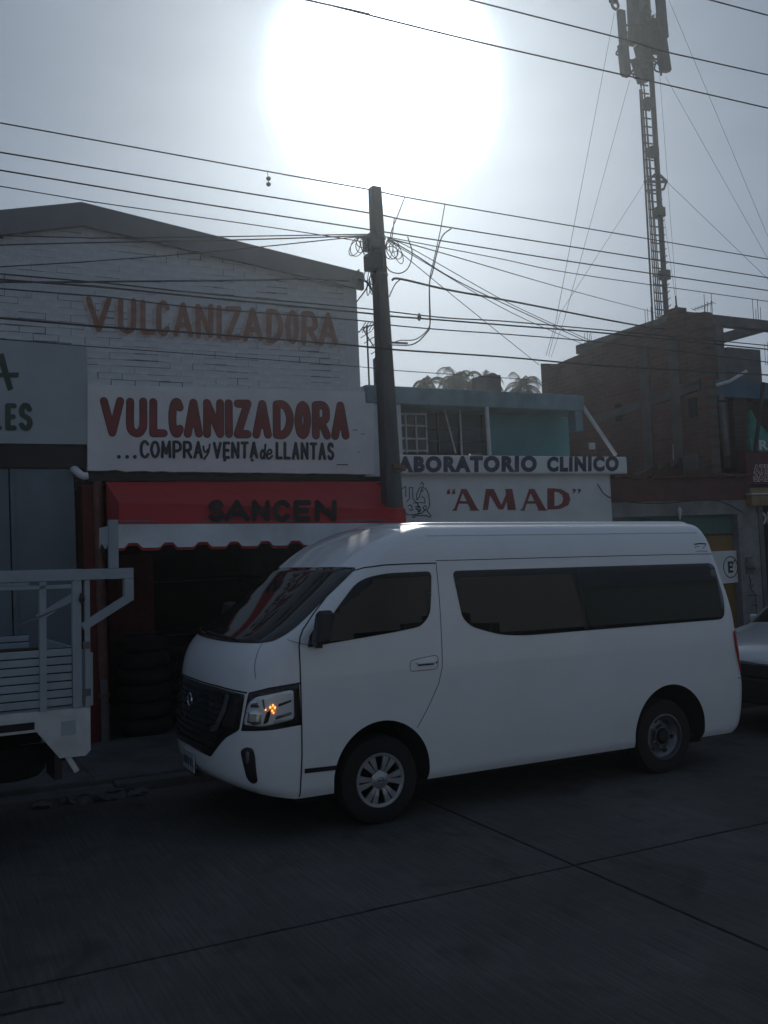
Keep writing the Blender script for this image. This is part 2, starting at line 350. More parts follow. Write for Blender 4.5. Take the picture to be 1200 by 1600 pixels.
def brick_material(name, c1, c2, mortar, sc, axis='x'):
    mt = bpy.data.materials.new(name); mt.use_nodes = True; nt = mt.node_tree; N = nt.nodes; L = nt.links; b = N['Principled BSDF']
    b.inputs['Roughness'].default_value = .92
    t = N.new('ShaderNodeTexCoord'); sp = N.new('ShaderNodeSeparateXYZ'); L.new(t.outputs['Object'], sp.inputs[0])
    cb = N.new('ShaderNodeCombineXYZ'); L.new(sp.outputs[0 if axis == 'x' else 1], cb.inputs[0]); L.new(sp.outputs[2], cb.inputs[1])
    br = N.new('ShaderNodeTexBrick'); L.new(cb.outputs[0], br.inputs['Vector']); br.inputs['Scale'].default_value = 1
    br.inputs['Brick Width'].default_value = .25; br.inputs['Row Height'].default_value = .08; br.inputs['Mortar Size'].default_value = .009
    br.inputs['Mortar Smooth'].default_value = .3
    br.inputs['Color1'].default_value = (*c1, 1); br.inputs['Color2'].default_value = (*c2, 1); br.inputs['Mortar'].default_value = (*mortar, 1)
    nz = N.new('ShaderNodeTexNoise'); nz.inputs['Scale'].default_value = 1.3; nz.inputs['Detail'].default_value = 7; L.new(t.outputs['Object'], nz.inputs['Vector'])
    mx = N.new('ShaderNodeMix'); mx.data_type = 'RGBA'; mx.blend_type = 'MULTIPLY'; mx.inputs[0].default_value = .8
    rp = N.new('ShaderNodeValToRGB'); rp.color_ramp.elements[0].position = .3; rp.color_ramp.elements[0].color = (.45,.45,.47,1); rp.color_ramp.elements[1].position = .7; rp.color_ramp.elements[1].color = (1,1,1,1)
    L.new(nz.outputs[0], rp.inputs[0]); L.new(br.outputs['Color'], mx.inputs[6]); L.new(rp.outputs[0], mx.inputs[7]); L.new(mx.outputs[2], b.inputs['Base Color'])
    bp = N.new('ShaderNodeBump'); bp.inputs['Strength'].default_value = .6; bp.inputs['Distance'].default_value = .01; bp.invert = True
    L.new(br.outputs['Fac'], bp.inputs['Height']); L.new(bp.outputs[0], b.inputs['Normal'])
    return mt
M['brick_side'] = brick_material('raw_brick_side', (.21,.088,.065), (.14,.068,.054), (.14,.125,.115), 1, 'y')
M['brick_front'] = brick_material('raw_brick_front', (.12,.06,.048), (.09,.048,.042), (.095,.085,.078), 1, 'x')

def road_material():
    mt = bpy.data.materials.new('brushed_road_concrete'); mt.use_nodes = True; nt = mt.node_tree; N = nt.nodes; L = nt.links; b = N['Principled BSDF']
    t = N.new('ShaderNodeTexCoord')
    n1 = N.new('ShaderNodeTexNoise'); n1.inputs['Scale'].default_value = .45; n1.inputs['Detail'].default_value = 9; n1.inputs['Roughness'].default_value = .65; L.new(t.outputs['Object'], n1.inputs['Vector'])
    r = N.new('ShaderNodeValToRGB'); e = r.color_ramp.elements; e[0].position = .34; e[0].color = (.060,.056,.052,1); e[1].position = .66; e[1].color = (.130,.123,.115,1)
    L.new(n1.outputs[0], r.inputs[0])
    mp = N.new('ShaderNodeMapping'); mp.inputs['Scale'].default_value = (1, .03, 1); L.new(t.outputs['Object'], mp.inputs[0])
    n2 = N.new('ShaderNodeTexNoise'); n2.inputs['Scale'].default_value = 55; n2.inputs['Detail'].default_value = 3; L.new(mp.outputs[0], n2.inputs['Vector'])
    n3 = N.new('ShaderNodeTexNoise'); n3.inputs['Scale'].default_value = 120; n3.inputs['Detail'].default_value = 4; L.new(t.outputs['Object'], n3.inputs['Vector'])
    n4 = N.new('ShaderNodeTexNoise'); n4.inputs['Scale'].default_value = .55; L.new(t.outputs['Object'], n4.inputs['Vector'])
    mr = N.new('ShaderNodeMapRange'); mr.inputs[1].default_value = .4; mr.inputs[2].default_value = .65; L.new(n4.outputs[0], mr.inputs[0])
    mu = N.new('ShaderNodeMath'); mu.operation = 'MULTIPLY'; L.new(n2.outputs[0], mu.inputs[0]); L.new(mr.outputs[0], mu.inputs[1])
    a = N.new('ShaderNodeMath'); a.operation = 'ADD'; L.new(mu.outputs[0], a.inputs[0])
    m2 = N.new('ShaderNodeMath'); m2.operation = 'MULTIPLY'; m2.inputs[1].default_value = .35; L.new(n3.outputs[0], m2.inputs[0]); L.new(m2.outputs[0], a.inputs[1])
    bp = N.new('ShaderNodeBump'); bp.inputs['Strength'].default_value = 1.0; bp.inputs['Distance'].default_value = .014; L.new(a.outputs[0], bp.inputs['Height']); L.new(bp.outputs[0], b.inputs['Normal'])
    # grit, groove shading and oil stains in the base colour
    rg = N.new('ShaderNodeMapRange'); rg.inputs[1].default_value = .32; rg.inputs[2].default_value = .68; rg.inputs[3].default_value = .62; rg.inputs[4].default_value = 1.35
    sm = N.new('ShaderNodeMath'); sm.operation = 'ADD'; L.new(n3.outputs[0], sm.inputs[0]); L.new(n2.outputs[0], sm.inputs[1])
    hf = N.new('ShaderNodeMath'); hf.operation = 'MULTIPLY'; hf.inputs[1].default_value = .5; L.new(sm.outputs[0], hf.inputs[0]); L.new(hf.outputs[0], rg.inputs[0])
    n5 = N.new('ShaderNodeTexNoise'); n5.inputs['Scale'].default_value = 1.9; n5.inputs['Detail'].default_value = 6; n5.inputs['Distortion'].default_value = .8; L.new(t.outputs['Object'], n5.inputs['Vector'])
    st = N.new('ShaderNodeMapRange'); st.inputs[1].default_value = .56; st.inputs[2].default_value = .70; st.inputs[3].default_value = 1.0; st.inputs[4].default_value = .68; L.new(n5.outputs[0], st.inputs[0])
    ml = N.new('ShaderNodeMath'); ml.operation = 'MULTIPLY'; L.new(rg.outputs[0], ml.inputs[0]); L.new(st.outputs[0], ml.inputs[1])
    vs2 = N.new('ShaderNodeVectorMath'); vs2.operation = 'SCALE'; L.new(r.outputs[0], vs2.inputs[0]); L.new(ml.outputs[0], vs2.inputs['Scale'])
    L.new(vs2.outputs[0], b.inputs['Base Color']); b.inputs['Roughness'].default_value = .8; b.inputs['Specular IOR Level'].default_value = .25
    return mt
M['road'] = road_material()

# ------------------------------------------------------------------ ground, road slabs, pavement
THETA = SLOPE
SR = (0, THETA, 0)
def slocal(p):       # world point -> street frame
    p = Vector(p); c, s = math.cos(THETA), math.sin(THETA)
    return Vector((p.x*c-p.z*s, p.y, p.x*s+p.z*c))
g = MB().box((-400,-400,-.32), (400,400,-.30)).build('ground', M['walk']); g.rotation_euler = SR; struct(g)
rd = MB().box((-400,-10.6,-.13), (400,2.15,-.06)).build('road', M['road']); rd.rotation_euler = SR; struct(rd)
YJ = [-10.55,-8.6,-5.02,-1.45,2.145]
XJ = [-11.4,-7.02,-2.65,1.72,6.09,10.46,14.8,19.2]
for i in range(len(XJ)-1):
    for j in range(len(YJ)-1):
        x0, x1, y0, y1 = XJ[i]+.008, XJ[i+1]-.008, YJ[j]+.006, YJ[j+1]-.006
        o = MB().box((x0,y0,-.10), (x1,y1,0)).build('concrete_slab', M['road'], bevel=.005); o.parent = rd
# crack lines and a tar strip on the road
def crack(pts, w, par):
    mb = MB(); 
    for a, b in zip(pts, pts[1:]):
        a = Vector(a); b = Vector(b); d = (b-a).normalized(); n = Vector((-d.y, d.x, 0))*w/2
        mb.add([a-n, a+n, b+n, b-n], [(0,1,2,3)])
    return mb.build('crack', M['gap'], par)
pts = []
x, y = -2.6, -1.62
while x < -1.45:
    pts.append((x, y, .003)); x += .07; y += random.uniform(-.008,.006)-.002
crack(pts, .022, rd)
pts = []; x = -11
while x < 12:
    pts.append((x, -1.45+random.uniform(-.006,.006), .0025)); x += .09
crack(pts, .013, rd)
pts = []; y = -5
while y < 2.1:
    pts.append((1.72+random.uniform(-.006,.006), y, .0028)); y += .09
crack(pts, .014, rd)
for sx, sy, dx_, dy_, n_ in ((3.1,-2.2,.03,-.05,22),(5.0,-.6,.06,.012,24)):
    pts = []; x, y = sx, sy
    for i in range(n_): pts.append((x, y, .0032)); x += dx_+random.uniform(-.025,.025); y += dy_+random.uniform(-.025,.025)
    crack(pts, .006, rd)
sw = MB().box((-30,2.30,-.3), (30,4.2,.10)).build('pavement', M['walk']); sw.rotation_euler = SR; struct(sw)
x = -12
while x < 16:
    ln = random.uniform(.9,1.15)
    dz = random.uniform(-.03,.01); dy = random.uniform(-.03,.02)
    if -1.5 < x < .6: dz -= .02; dy -= random.uniform(0,.12)
    o = MB().box((x,2.15+dy,-.1), (x+ln-.012,2.296,.115+dz)).build('kerb_stone', M['walk'], bevel=.012); o.parent = sw
    x += ln
x = -10.2
k = 0
while x < 16:
    for y0, y1 in ((2.31,3.22),(3.23,4.14)):
        o = MB().box((x,y0,.05), (x+1.19,y1,.112+random.uniform(-.004,.006))).build('paving_slab', M['walk'], bevel=.006); o.parent = sw
    x += 1.2
# rubble at the gutter
for px, py, sz in [(130,1222,.12),(165,1216,.09),(105,1232,.07),(205,1221,.06),(60,1236,.06)]:
    p = at(px, py, 2.25); mb = MB(); bm = bmesh.new(); bmesh.ops.create_icosphere(bm, subdivisions=2, radius=sz)
    for v in bm.verts: v.co = Vector((v.co.x*1.5, v.co.y, v.co.z*.55))*random.uniform(.75,1.15)
    mb.add([v.co.copy()+Vector((p.x, 2.02+random.uniform(-.05,.05), -.0224*p.x+sz*.3)) for v in bm.verts], [tuple(v.index for v in f.verts) for f in bm.faces]); bm.free()
    nm = {130:'largest lump of broken concrete by the kerb', 165:'broken concrete lump right of the largest one by the kerb', 105:'small concrete lump left of the largest one by the kerb', 205:'small concrete lump nearest the van along the kerb', 60:'small concrete lump under the truck tail'}[px]
    tag(mb.build('rubble_lump', M['walk']), nm, 'rubble', 'broken concrete along the kerb')

# ------------------------------------------------------------------ white brick tyre shop (gable)
FY = 4.1
shop = thing('white_brick_building', 'white painted brick gable building with faded lettering above a tyre shop', 'building', (1.4, FY, 0))
pk = at(126,352,FY); er = at(556,432,FY); xr = er.x; zl = 2.98
XL = -3.6
zr = at(530,449,FY).z
gab = [(XL,zl),(xr,zl),(xr,zr+.03),(pk.x,pk.z),(XL,pk.z-.24*(pk.x-XL))]
MB().prism(gab, FY+.02, FY+.22).build('wall', M['mortar'], shop)
MB().box((xr-.2,FY+.221,-.3),(xr,9.5,zr)).build('side_wall', M['white_wall'], shop)
MB().box((XL,9.3,-.3),(xr,9.5,zr)).build('rear_wall', M['white_wall'], shop)
def gtop(x): return pk.z+(zr+.03-pk.z)*(x-pk.x)/(xr-pk.x) if x > pk.x else pk.z-.24*(pk.x-x)
# smooth plaster margin: right strip
MB().prism([(2.93,3.99),(xr,3.99),(xr,zr+.02),(2.93,gtop(2.93)-.01)], FY+.002, FY+.019).build('plaster_strip', M['white_wall'], shop)
# bricks
cells = []; r = 0; z = 3.995
while z < 5.9:
    x = -4.0+(.13 if r % 2 else 0)
    while x < 2.93:
        x1 = min(x+.262, 2.925)
        if x1-x > .05 and gtop(x) > z+.005 and gtop(x1) > z+.005 and x1 > -1.75 and not (x1 < -.22 and z < 4.42): cells.append((x, x1, z))
        x += .268
    z += .0765; r += 1
cells.sort(key=lambda c: -(c[0]+.4*c[2] < 9)*0 + abs(c[0]-1.2))
base = {}
def brick_mesh(ln, h, dy, sk):
    mb = MB(); hw = ln/2; mb.box((-hw,0,-h/2),(hw,.03,h/2))
    mb.v[1].z += sk; mb.v[4].z -= sk*.5; mb.v[5].y -= dy; return mb
brickparts = MB()
for n, (x, x1, z) in enumerate(cells):
    low = z < 4.75; gapc = .5 if low else .3
    h = .0762 if random.random() > gapc else .0762-random.choice((.005,.009,.013,.018))
    ln = x1-x+(.0055 if random.random() > gapc*.6 else -random.choice((.003,.008)))
    y = FY+random.uniform(-.003,.002); sk = random.uniform(-.002,.004)
    if n < 300:
        key = (round(ln,3), round(h,3))
        if key not in base:
            o = brick_mesh(ln, h, .002, sk).build('brick', M['white_brick'], None); base[key] = o.data
        else:
            o = bpy.data.objects.new('brick', base[key]); COL.objects.link(o)
        o.parent = shop; o.location = Vector(((x+x1)/2, y, z+.038))-shop.location
    else:
        t = brick_mesh(ln, h, .002, sk); brickparts.add([v+Vector(((x+x1)/2, y, z+.038)) for v in t.v], t.f)
if brickparts.v: stuff(brickparts.build('brick_courses', M['white_brick'], shop))
# mortar smear sheets behind the bricks: painted over joints
MB().prism([(XL,3.99),(2.92,3.99),(2.92,gtop(2.92)-.01),(pk.x,pk.z-.01),(XL,gtop(XL)-.01)], FY+.004, FY+.016).build('painted_joint', M['joint'], shop)
# roof flashing
for sgn, x0, x1, name in ((1, pk.x, xr+.06, 'roof_flashing'), (-1, XL-.1, pk.x, 'roof_flashing')):
    za, zb = gtop(x0), gtop(x1)
    a, b = (.29, .16) if sgn > 0 else (.30, .29)
    hp = at(126,318,FY-.1).z-pk.z; e_ = at(550,425,FY-.1)
    if sgn > 0: lo = [(x0,za-.03),(x1,zb-.05),(x1,e_.z-.01),(x0,za+hp)]
    else: lo = [(x0,za-.05),(x1,zb-.03),(x1,zb+hp),(x0,za+hp)]
    MB().prism(lo, FY-.10, FY-.035).build(name, M['roof_grey'], shop)
    MB().add([(lo[3][0],FY-.10,lo[3][1]),(lo[2][0],FY-.10,lo[2][1]),(lo[2][0],9.6,lo[2][1]),(lo[3][0],9.6,lo[3][1]),(lo[3][0],FY-.10,lo[3][1]+.02),(lo[2][0],FY-.10,lo[2][1]+.02),(lo[2][0],9.6,lo[2][1]+.02),(lo[3][0],9.6,lo[3][1]+.02)],
             [(0,3,2,1),(4,5,6,7),(0,1,5,4),(1,2,6,5),(2,3,7,6),(3,0,4,7)]).build('roof_sheet', M['roof_grey'], shop)
ge = at(552,436,FY-.05)
MB().prism([(ge.x-.03,ge.z+.0),(ge.x+.02,ge.z-.10),(ge.x+.05,ge.z-.08),(ge.x+.06,ge.z+.12)], FY-.12, FY-.02).build('gutter_end', M['roof_grey'], shop)
# faded sign on the bricks
fb = [(134,174),(184,213),(219,242),(243,265),(270,302),(305,333),(337,347),(350,377),(378,411),(415,442),(445,467),(470,497),(497,527)]
g2 = [(a-6, b-6) for a, b in fb]
painted('VULCANIZADORA', 134, 527, (466,494), (522,546), FY, 8.5, M['ghost_red'], shop, FY-.0045, boxes=g2, jitter=.004, name='ghost_letter', step=.0004)
painted('VULCANIZADORA', 134, 527, (462,490), (518,542), FY, 8.5, M['faded_red'], shop, FY-.008, boxes=fb, jitter=.005, name='faded_letter', step=.0004)
# lower plastered panel left ("LES")
MB().box((-3.5,FY-.035,at(60,694,FY).z),(at(136,600,FY).x,FY+.018,at(60,536,FY).z)).build('painted_panel', M['les_white'], shop)
yy = FY-.037
MB().prism([(at(-6,556,FY).x,at(0,556,FY).z),(at(5,553,FY).x,at(5,553,FY).z),(at(20,609,FY).x,at(20,609,FY).z),(at(12,612,FY).x,at(12,612,FY).z)], yy-.004, yy).build('letter_stroke', M['green_paint'], shop)
MB().prism([(at(-30,584,FY).x,at(-30,584,FY).z),(at(29,583,FY).x,at(29,583,FY).z),(at(28,591,FY).x,at(28,591,FY).z),(at(-30,591,FY).x,at(-30,591,FY).z)], yy-.0065, yy-.0045).build('letter_stroke', M['green_paint'], shop)
p0 = at(-9,672,FY); p1 = at(50,630,FY)
painted('LES', -16, 51, 630, 673, FY-.035, 8.5, M['green_paint'], shop, yy, boxes=[(-18,3),(8,26),(29,51)])
# dark beam under the left panel
MB().box((-3.5,FY-.02,at(60,731,FY).z),(at(136,700,FY).x,FY+.018,at(60,695,FY).z-.003)).build('dark_beam', M['dark_trim'], shop)
# main hand painted sign
tl = at(137,601,FY-.06); tr_ = at(585,612,FY-.06); bl = at(137,735,FY-.06); br_ = at(585,741,FY-.06)
edge = [(bl.x,bl.z),]
n = 34
for i in range(1, n): 
    t = i/n; edge.append((bl.x+(br_.x-bl.x)*t, bl.z+(br_.z-bl.z)*t+random.uniform(-.012,.008)*(1.4 if t < .35 else .5)))
edge += [(br_.x,br_.z),(tr_.x,tr_.z),(tl.x,tl.z)]
sign = MB().prism(edge, FY-.06, FY+.015).build('sign_panel', M['sign_white'], shop)
ys = FY-.062
def smap(u0, u1, vt0, vt1, vb0, vb1, y, th=.003):
    def f(s, t, e):
        u = u0+s*(u1-u0); vt = vt0+(vt1-vt0)*s; vb = vb0+(vb1-vb0)*s
        p = at(u, vb+(vt-vb)*t, FY-.06); return (p.x, y-th*(.5+e*50), p.z)
    return f
sb = [(157,193),(198,229),(234,261),(264,286),(288,316),(318,349),(352,363),(366,392),(395,424),(427,458),(461,485),(488,516),(518,545)]
painted('VULCANIZADORA', 157, 545, (621,629), (681,686), FY-.06, 10.5, M['sign_red'], shop, ys, outline=M['sign_outline'], owpx=1.1, boxes=sb, jitter=.002)
painted('...', 183, 215, 700, 717, FY-.06, 6, M['ink'], shop, ys, boxes=[(182,189),(195,202),(207,214)])
painted('COMPRA', 218, 317, (688,689), (716,717), FY-.06, 4.6, M['ink'], shop, ys, jitter=.002, gap=.3)
painted('y', 316, 330, 693, 716, FY-.06, 3, M['ink'], shop, ys, boxes=[(316,329)])
painted('VENTA', 332, 403, (690,690), (717,717), FY-.06, 4.6, M['ink'], shop, ys, jitter=.002, gap=.3)
painted('de', 405, 427, 693, 718, FY-.06, 3.4, M['ink'], shop, ys, boxes=[(405,416),(414,427)])
painted('LLANTAS', 430, 522, (690,692), (718,719), FY-.06, 4.6, M['ink'], shop, ys, jitter=.002, gap=.3)
for k, (u, v, ww, hh) in enumerate([(351,719,5,4),(394,719,5,4),(535,726,22,1.6),(172,679,2,2),(555,672,9,1.2),(567,678,8,1),(560,706,2,2)]):
    p = at(u, v, ys); MB().box((p.x-ww/280,ys-.003,p.z-hh/280),(p.x+ww/280,ys,p.z+hh/280)).build('chip', M['dark_trim'], shop)
# right plaster return beside the sign
ra = at(562,614,FY); rb = at(600,614,FY)
MB().box((xr,FY-.03,2.98),(3.66,FY+.2,4.12)).build('plaster_return', M['white_wall'], shop)
# lintel over the opening, wall piers
MB().box((-.27,FY-.02,at(400,751,FY).z),(3.62,FY+.2,2.975)).build('lintel', M['dark_trim'], shop)
MB().box((-.33,FY-.01,-.1),(-.12,FY+.3,2.9)).build('pier', M['red_wall'], shop)
MB().box((3.1,FY-.01,-.1),(3.42,FY+.3,2.9)).build('pier', M['red_wall'], shop)
# interior of the tyre shop
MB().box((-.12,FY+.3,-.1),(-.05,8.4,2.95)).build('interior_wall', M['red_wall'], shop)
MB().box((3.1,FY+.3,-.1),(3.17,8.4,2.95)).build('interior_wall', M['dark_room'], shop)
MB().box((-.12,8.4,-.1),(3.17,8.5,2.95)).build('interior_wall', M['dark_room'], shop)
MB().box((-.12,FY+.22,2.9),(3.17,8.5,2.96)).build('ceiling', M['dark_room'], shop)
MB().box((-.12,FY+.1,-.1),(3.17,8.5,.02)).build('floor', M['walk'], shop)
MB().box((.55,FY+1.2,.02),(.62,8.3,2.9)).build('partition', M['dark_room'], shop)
a = at(168,868,5.25); b = at(243,1003,5.25)
MB().box((a.x,5.25,b.z),(b.x,5.3,a.z)).build('red_board', M['red_wall'], shop)
# rust red downpipe in front of the pier
pp = at(152,745,FY-.08); pb = at(155,1062,FY-.08); pc = at(153,1110,FY-.08)
dp_ = thing('downpipe', 'rusty red vertical pipe beside the tyre shop doorway', 'pipe', (pp.x, FY-.08, 0))
MB().tube([(pp.x,FY-.08,pb.z),(pp.x,FY-.08,2.93)], .05, 12).build('pipe', M['rust_pole'], dp_, smooth=True)
MB().tube([(pp.x,FY-.08,.1),(pp.x,FY-.08,pb.z)], .04, 12).build('pipe_foot', M['concrete'], dp_, smooth=True)
for zz in (.62,1.7,2.5): MB().lathe([(.053,-.02),(.06,-.02),(.06,.02),(.053,.02)], (pp.x,FY-.08,zz), 12, 'z').build('bracket', M['rust_pole'], dp_)
# grey steel door at left
dr = thing('steel_door', 'tall blue grey steel panel door left of the tyre shop', 'door', (-1.6, FY+.02, 0))
xs = [-3.4, -2.7, -2.05, at(15,850,FY).x-.0, at(127,850,FY).x-.05]
xs[3] = at(17,850,FY).x
ztop = at(60,731,FY).z-.01
for i in range(4):
    MB().box((xs[i]+.006,FY+.0,.05),(xs[i+1]-.006,FY+.05,ztop)).build('door_panel', M['steel_door'], dr, bevel=.003)
    MB().box((xs[i]+.01,FY-.015,.06),(xs[i]+.05,FY-.001,ztop-.02)).build('door_stile', M['steel_door'], dr)
MB().box((-3.5,FY+.06,-.1),(xs[4]+.01,FY+.1,ztop+.05)).build('door_backing', M['gap'], dr)
# white elbow pipe
ep = thing('elbow_pipe', 'short white elbow pipe sticking out beside the dark beam', 'pipe', at(122,742,4.0))
p = at(117,736,4.02); MB().tube(spline([(p.x,FY,p.z+.02),(p.x,FY-.10,p.z+.01),(p.x+.02,FY-.14,p.z-.02),(p.x+.07,FY-.15,p.z-.06),(p.x+.12,FY-.15,p.z-.06)],4), .042, 12).build('pipe', M['white_wall'], ep, smooth=True)

# ------------------------------------------------------------------ awning
aw = thing('awning', 'red fabric shop awning with white scalloped valance below the hand painted sign', 'awning', (1.4, 4.0, 2.3))
FA = 3.0
f0 = at(187,786,FA); f1 = at(633,796,FA); g0 = at(187,820,FA); g1 = at(633,818,FA); t0 = at(166,753,4.03); t1 = at(586,752,4.03)
def quad(a, b, c, d, nx, ny, sag=0, th=.006, nrm=(0,-.6,.8)):
    mb = MB(); nrm = Vector(nrm).normalized(); P = []
    for side in (0, 1):
        for j in range(ny+1):
            for i in range(nx+1):
                s = i/nx; t = j/ny; p = (Vector(a).lerp(Vector(b), s)).lerp(Vector(d).lerp(Vector(c), s), t)
                p = p-nrm*(sag*math.sin(PI*t)*(1+.5*math.sin(s*17))+.004*math.sin(s*23+t*5)+side*th); P.append(p)
    k = (nx+1)*(ny+1); F = []
    for j in range(ny):
        for i in range(nx):
            q = j*(nx+1)+i; F.append((q, q+1, q+nx+2, q+nx+1)); F.append((k+q, k+q+nx+1, k+q+nx+2, k+q+1))
    for i in range(nx): F.append((i, k+i, k+i+1, i+1)); q = ny*(nx+1)+i; F.append((q, q+1, k+q+1, k+q))
    for j in range(ny): q = j*(nx+1); F.append((q, q+nx+1, k+q+nx+1, k+q)); q += nx; F.append((q, k+q, k+q+nx+1, q+nx+1))
    return mb.add(P, F)
A0 = Vector((f0.x,FA,f0.z)); A1 = Vector((f1.x,FA,f1.z)); B0 = Vector((g0.x,FA-.02,g0.z)); B1 = Vector((g1.x,FA-.02,g1.z)); T0 = Vector((t0.x,4.03,t0.z)); T1 = Vector((t1.x,4.03,t1.z))
quad(A0,A1,T1,T0,30,6,.015).build('top_cloth', M['awning_red'], aw, smooth=True)
quad(B0,B1,A1,A0,30,4,.006,nrm=(0,-1,0)).build('front_cloth', M['awning_red'], aw, smooth=True)
for a, b, c, nm in ((A0, B0, T0, -1), (A1, B1, T1, 1)):
    tb = Vector((c.x, 4.03, b.z-.06)); mb = MB(); o = Vector((.006*nm,0,0))
    mb.add([a, b, tb, c, a+o, b+o, tb+o, c+o], [(0,1,2,3),(7,6,5,4),(0,4,5,1),(1,5,6,2),(2,6,7,3),(3,7,4,0)]).build('side_cloth', M['awning_red'], aw)
# valance: white strip with wavy hem, red edging
def valance(y, drop, mat, name, dz=0, th=.005):
    mb = MB(); P = []; n = 150; xa = B0.x-.05; xb = B1.x
    for s in (0,1):
        for i in range(n+1):
            t = i/n; x = xa+(xb-xa)*t; zt = B0.z+(B1.z-B0.z)*t+.005
            ph = (t*(xb-xa)/.345+.35) % 1.0
            hem = drop-(.05 if ph > .72 else 0)-.05*(0 if ph > .72 else 0)
            k = min(abs(ph-.72), abs(ph-1.0), ph)/.14
            if ph <= .72: hem = drop-.05*max(0, 1-min(ph, .72-ph)/.13)**1.3
            yy = y+.02*math.sin(t*14+1)+.012*math.sin(t*37)
            P.append((x, FA-.025+s*th, zt)); P.append((x, yy-.5*(y-FA)+s*th, zt-hem*.55+dz)); P.append((x, yy+s*th, zt-hem+dz))
    k = (n+1)*3
    F = []
    for i in range(n):
        for j in (0,1):
            q = i*3+j; F += [(q, q+3, q+4, q+1), (k+q, k+q+1, k+q+4, k+q+3)]
        q = i*3; F += [(q+2, q+5, k+q+5, k+q+2), (q, k+q, k+q+3, q+3)]
    mb.add(P, F); return mb.build(name, mat, aw, smooth=True)
valance(FA-.035, .235, M['valance'], 'valance')
valance(FA-.015, .262, M['awning_red'], 'valance_edging')
sv = MB(); 
for s in (0,1):
    for i in range(13):
        t = i/12; y = FA-.02+t*.75; sv.v.append(Vector((B0.x-.05-.01*s, y, B0.z))); sv.v.append(Vector((B0.x-.06-.01*s, y, B0.z-.2-.03*math.sin(t*14))))
for i in range(12): sv.f += [(2*i,2*i+2,2*i+3,2*i+1),(26+2*i,26+2*i+1,26+2*i+3,26+2*i+2)]
sv.build('side_valance', M['valance'], aw)
painted('SANCEN', 325, 524, 781.5, 815, FA-.01, 8.6, M['awning_dark'], aw, FA-.027, step=.0003, jitter=.0015, boxes=[(324,350),(349,389),(392,421),(425,452),(457,485),(490,525)])
for y in (0,): 
    for x in (B0.x+.02, B1.x-.02):
        MB().tube([(x,FA+.02,B0.z+.02),(x,4.05,B0.z-.3)], .014, 6).build('frame_arm', M['galv'], aw)
MB().tube([(B0.x,FA+.0,B0.z+.03),(B1.x,FA+.0,B1.z+.03)], .016, 8).build('front_rail', M['galv'], aw)

# ------------------------------------------------------------------ tyres in the shop
def tyre_mb(r=.31, w=.19, hole=.2):
    p = []
    for i in range(13):
        a = PI*i/12; p.append((hole+(r-hole)*(math.sin(a)**.6 if 0 < i < 12 else 0), -w/2*math.cos(a)*(1 if True else 1)))
    p.append((hole, w/2*.6)); p.append((hole, -w/2*.6)); p.append(p[0])
    return MB().lathe(p, (0,0,0), 28, 'z')
tyre0 = tyre_mb().build('tyre', M['tyre'], smooth=True)
first = True
stacks = [(.42,4.75,6,'in the stack beside the rusty pipe'),(.98,5.3,5,'in the stack right behind the pipe stack'),(1.7,5.0,6,'in the stack mid shop'),(2.4,5.5,7,'in the rightmost shop stack')]
ords = ['bottom','second','third','fourth','fifth','sixth','seventh']
for sx, sy, nn, where in stacks:
    for k in range(nn):
        o = tyre0 if first else tyre0.copy()
        if not first: COL.objects.link(o)
        first = False
        o.location = (sx+random.uniform(-.02,.02), sy+random.uniform(-.02,.02), .02+.1+k*.193); o.rotation_euler = (0,0,random.uniform(0,6))
        tag(o, 'black tyre, %s from the ground, %s' % (ords[k], where) if k else 'black tyre on the ground, %s' % where, 'tyre', 'tyres stacked in the shop')
# shelf with standing tyres at the back
sh = thing('tyre_rack', 'dark metal rack at the back of the tyre shop', 'rack', (2.0, 8.0, .02))
for zz in (.9,1.7,2.4): MB().box((.7,7.5,zz),(3.0,8.3,zz+.03)).build('shelf', M['galv'], sh)
for x in (.7,2.97): 
    for y in (7.5,8.26): MB().box((x,y,.02),(x+.04,y+.04,2.7)).build('post', M['galv'], sh)

# ------------------------------------------------------------------ laboratory
lab = thing('laboratory_building', 'teal and white two storey clinical laboratory with lettered fascia', 'building', (5.3, FY, 0))
X0 = 3.44; X1 = at(955,780,FY).x
MB().box((X0,FY,-.3),(X1,FY+.2,3.0)).build('wall', M['sign_white'], lab)
fa = at(623,712,FY-.12); fb = at(980,712,FY-.12)
zt = .5*(fa.z+fb.z); zb = at(800,741,FY-.12).z
bf = MB().box((X0+.05,FY-.12,zb),(fb.x,FY+.2,zt)).build('fascia', M['sign_white'], lab, bevel=.02)
def lm(u0, u1, vt, vb, y, Y, tilt=0):
    def f(s, t, e):
        u = u0+s*(u1-u0); p = at(u, vb+(vt-vb)*t+tilt*s, Y); return (p.x, y-.003*(.5+e*50), p.z)
    return f
yf = FY-.122
lettering('LABORATORIO', 0,0,0,0,0, M['sign_outline'], lab, bold=.062, ref=.045, mapf=lm(607,838,713.5,738, yf, FY-.12,-1), name='lettering_outline', space=1.22)
lettering('LABORATORIO', 0,0,0,0,0, M['navy'], lab, bold=.045, mapf=lm(607,838,713.5,738, yf-.0035, FY-.12,-1), space=1.22)
lettering('CLINICO', 0,0,0,0,0, M['sign_outline'], lab, bold=.062, ref=.045, mapf=lm(855,966,714,737, yf, FY-.12,-1), name='lettering_outline', space=1.22)
lettering('CLINICO', 0,0,0,0,0, M['navy'], lab, bold=.045, mapf=lm(855,966,714,737, yf-.0035, FY-.12,-1), space=1.22)
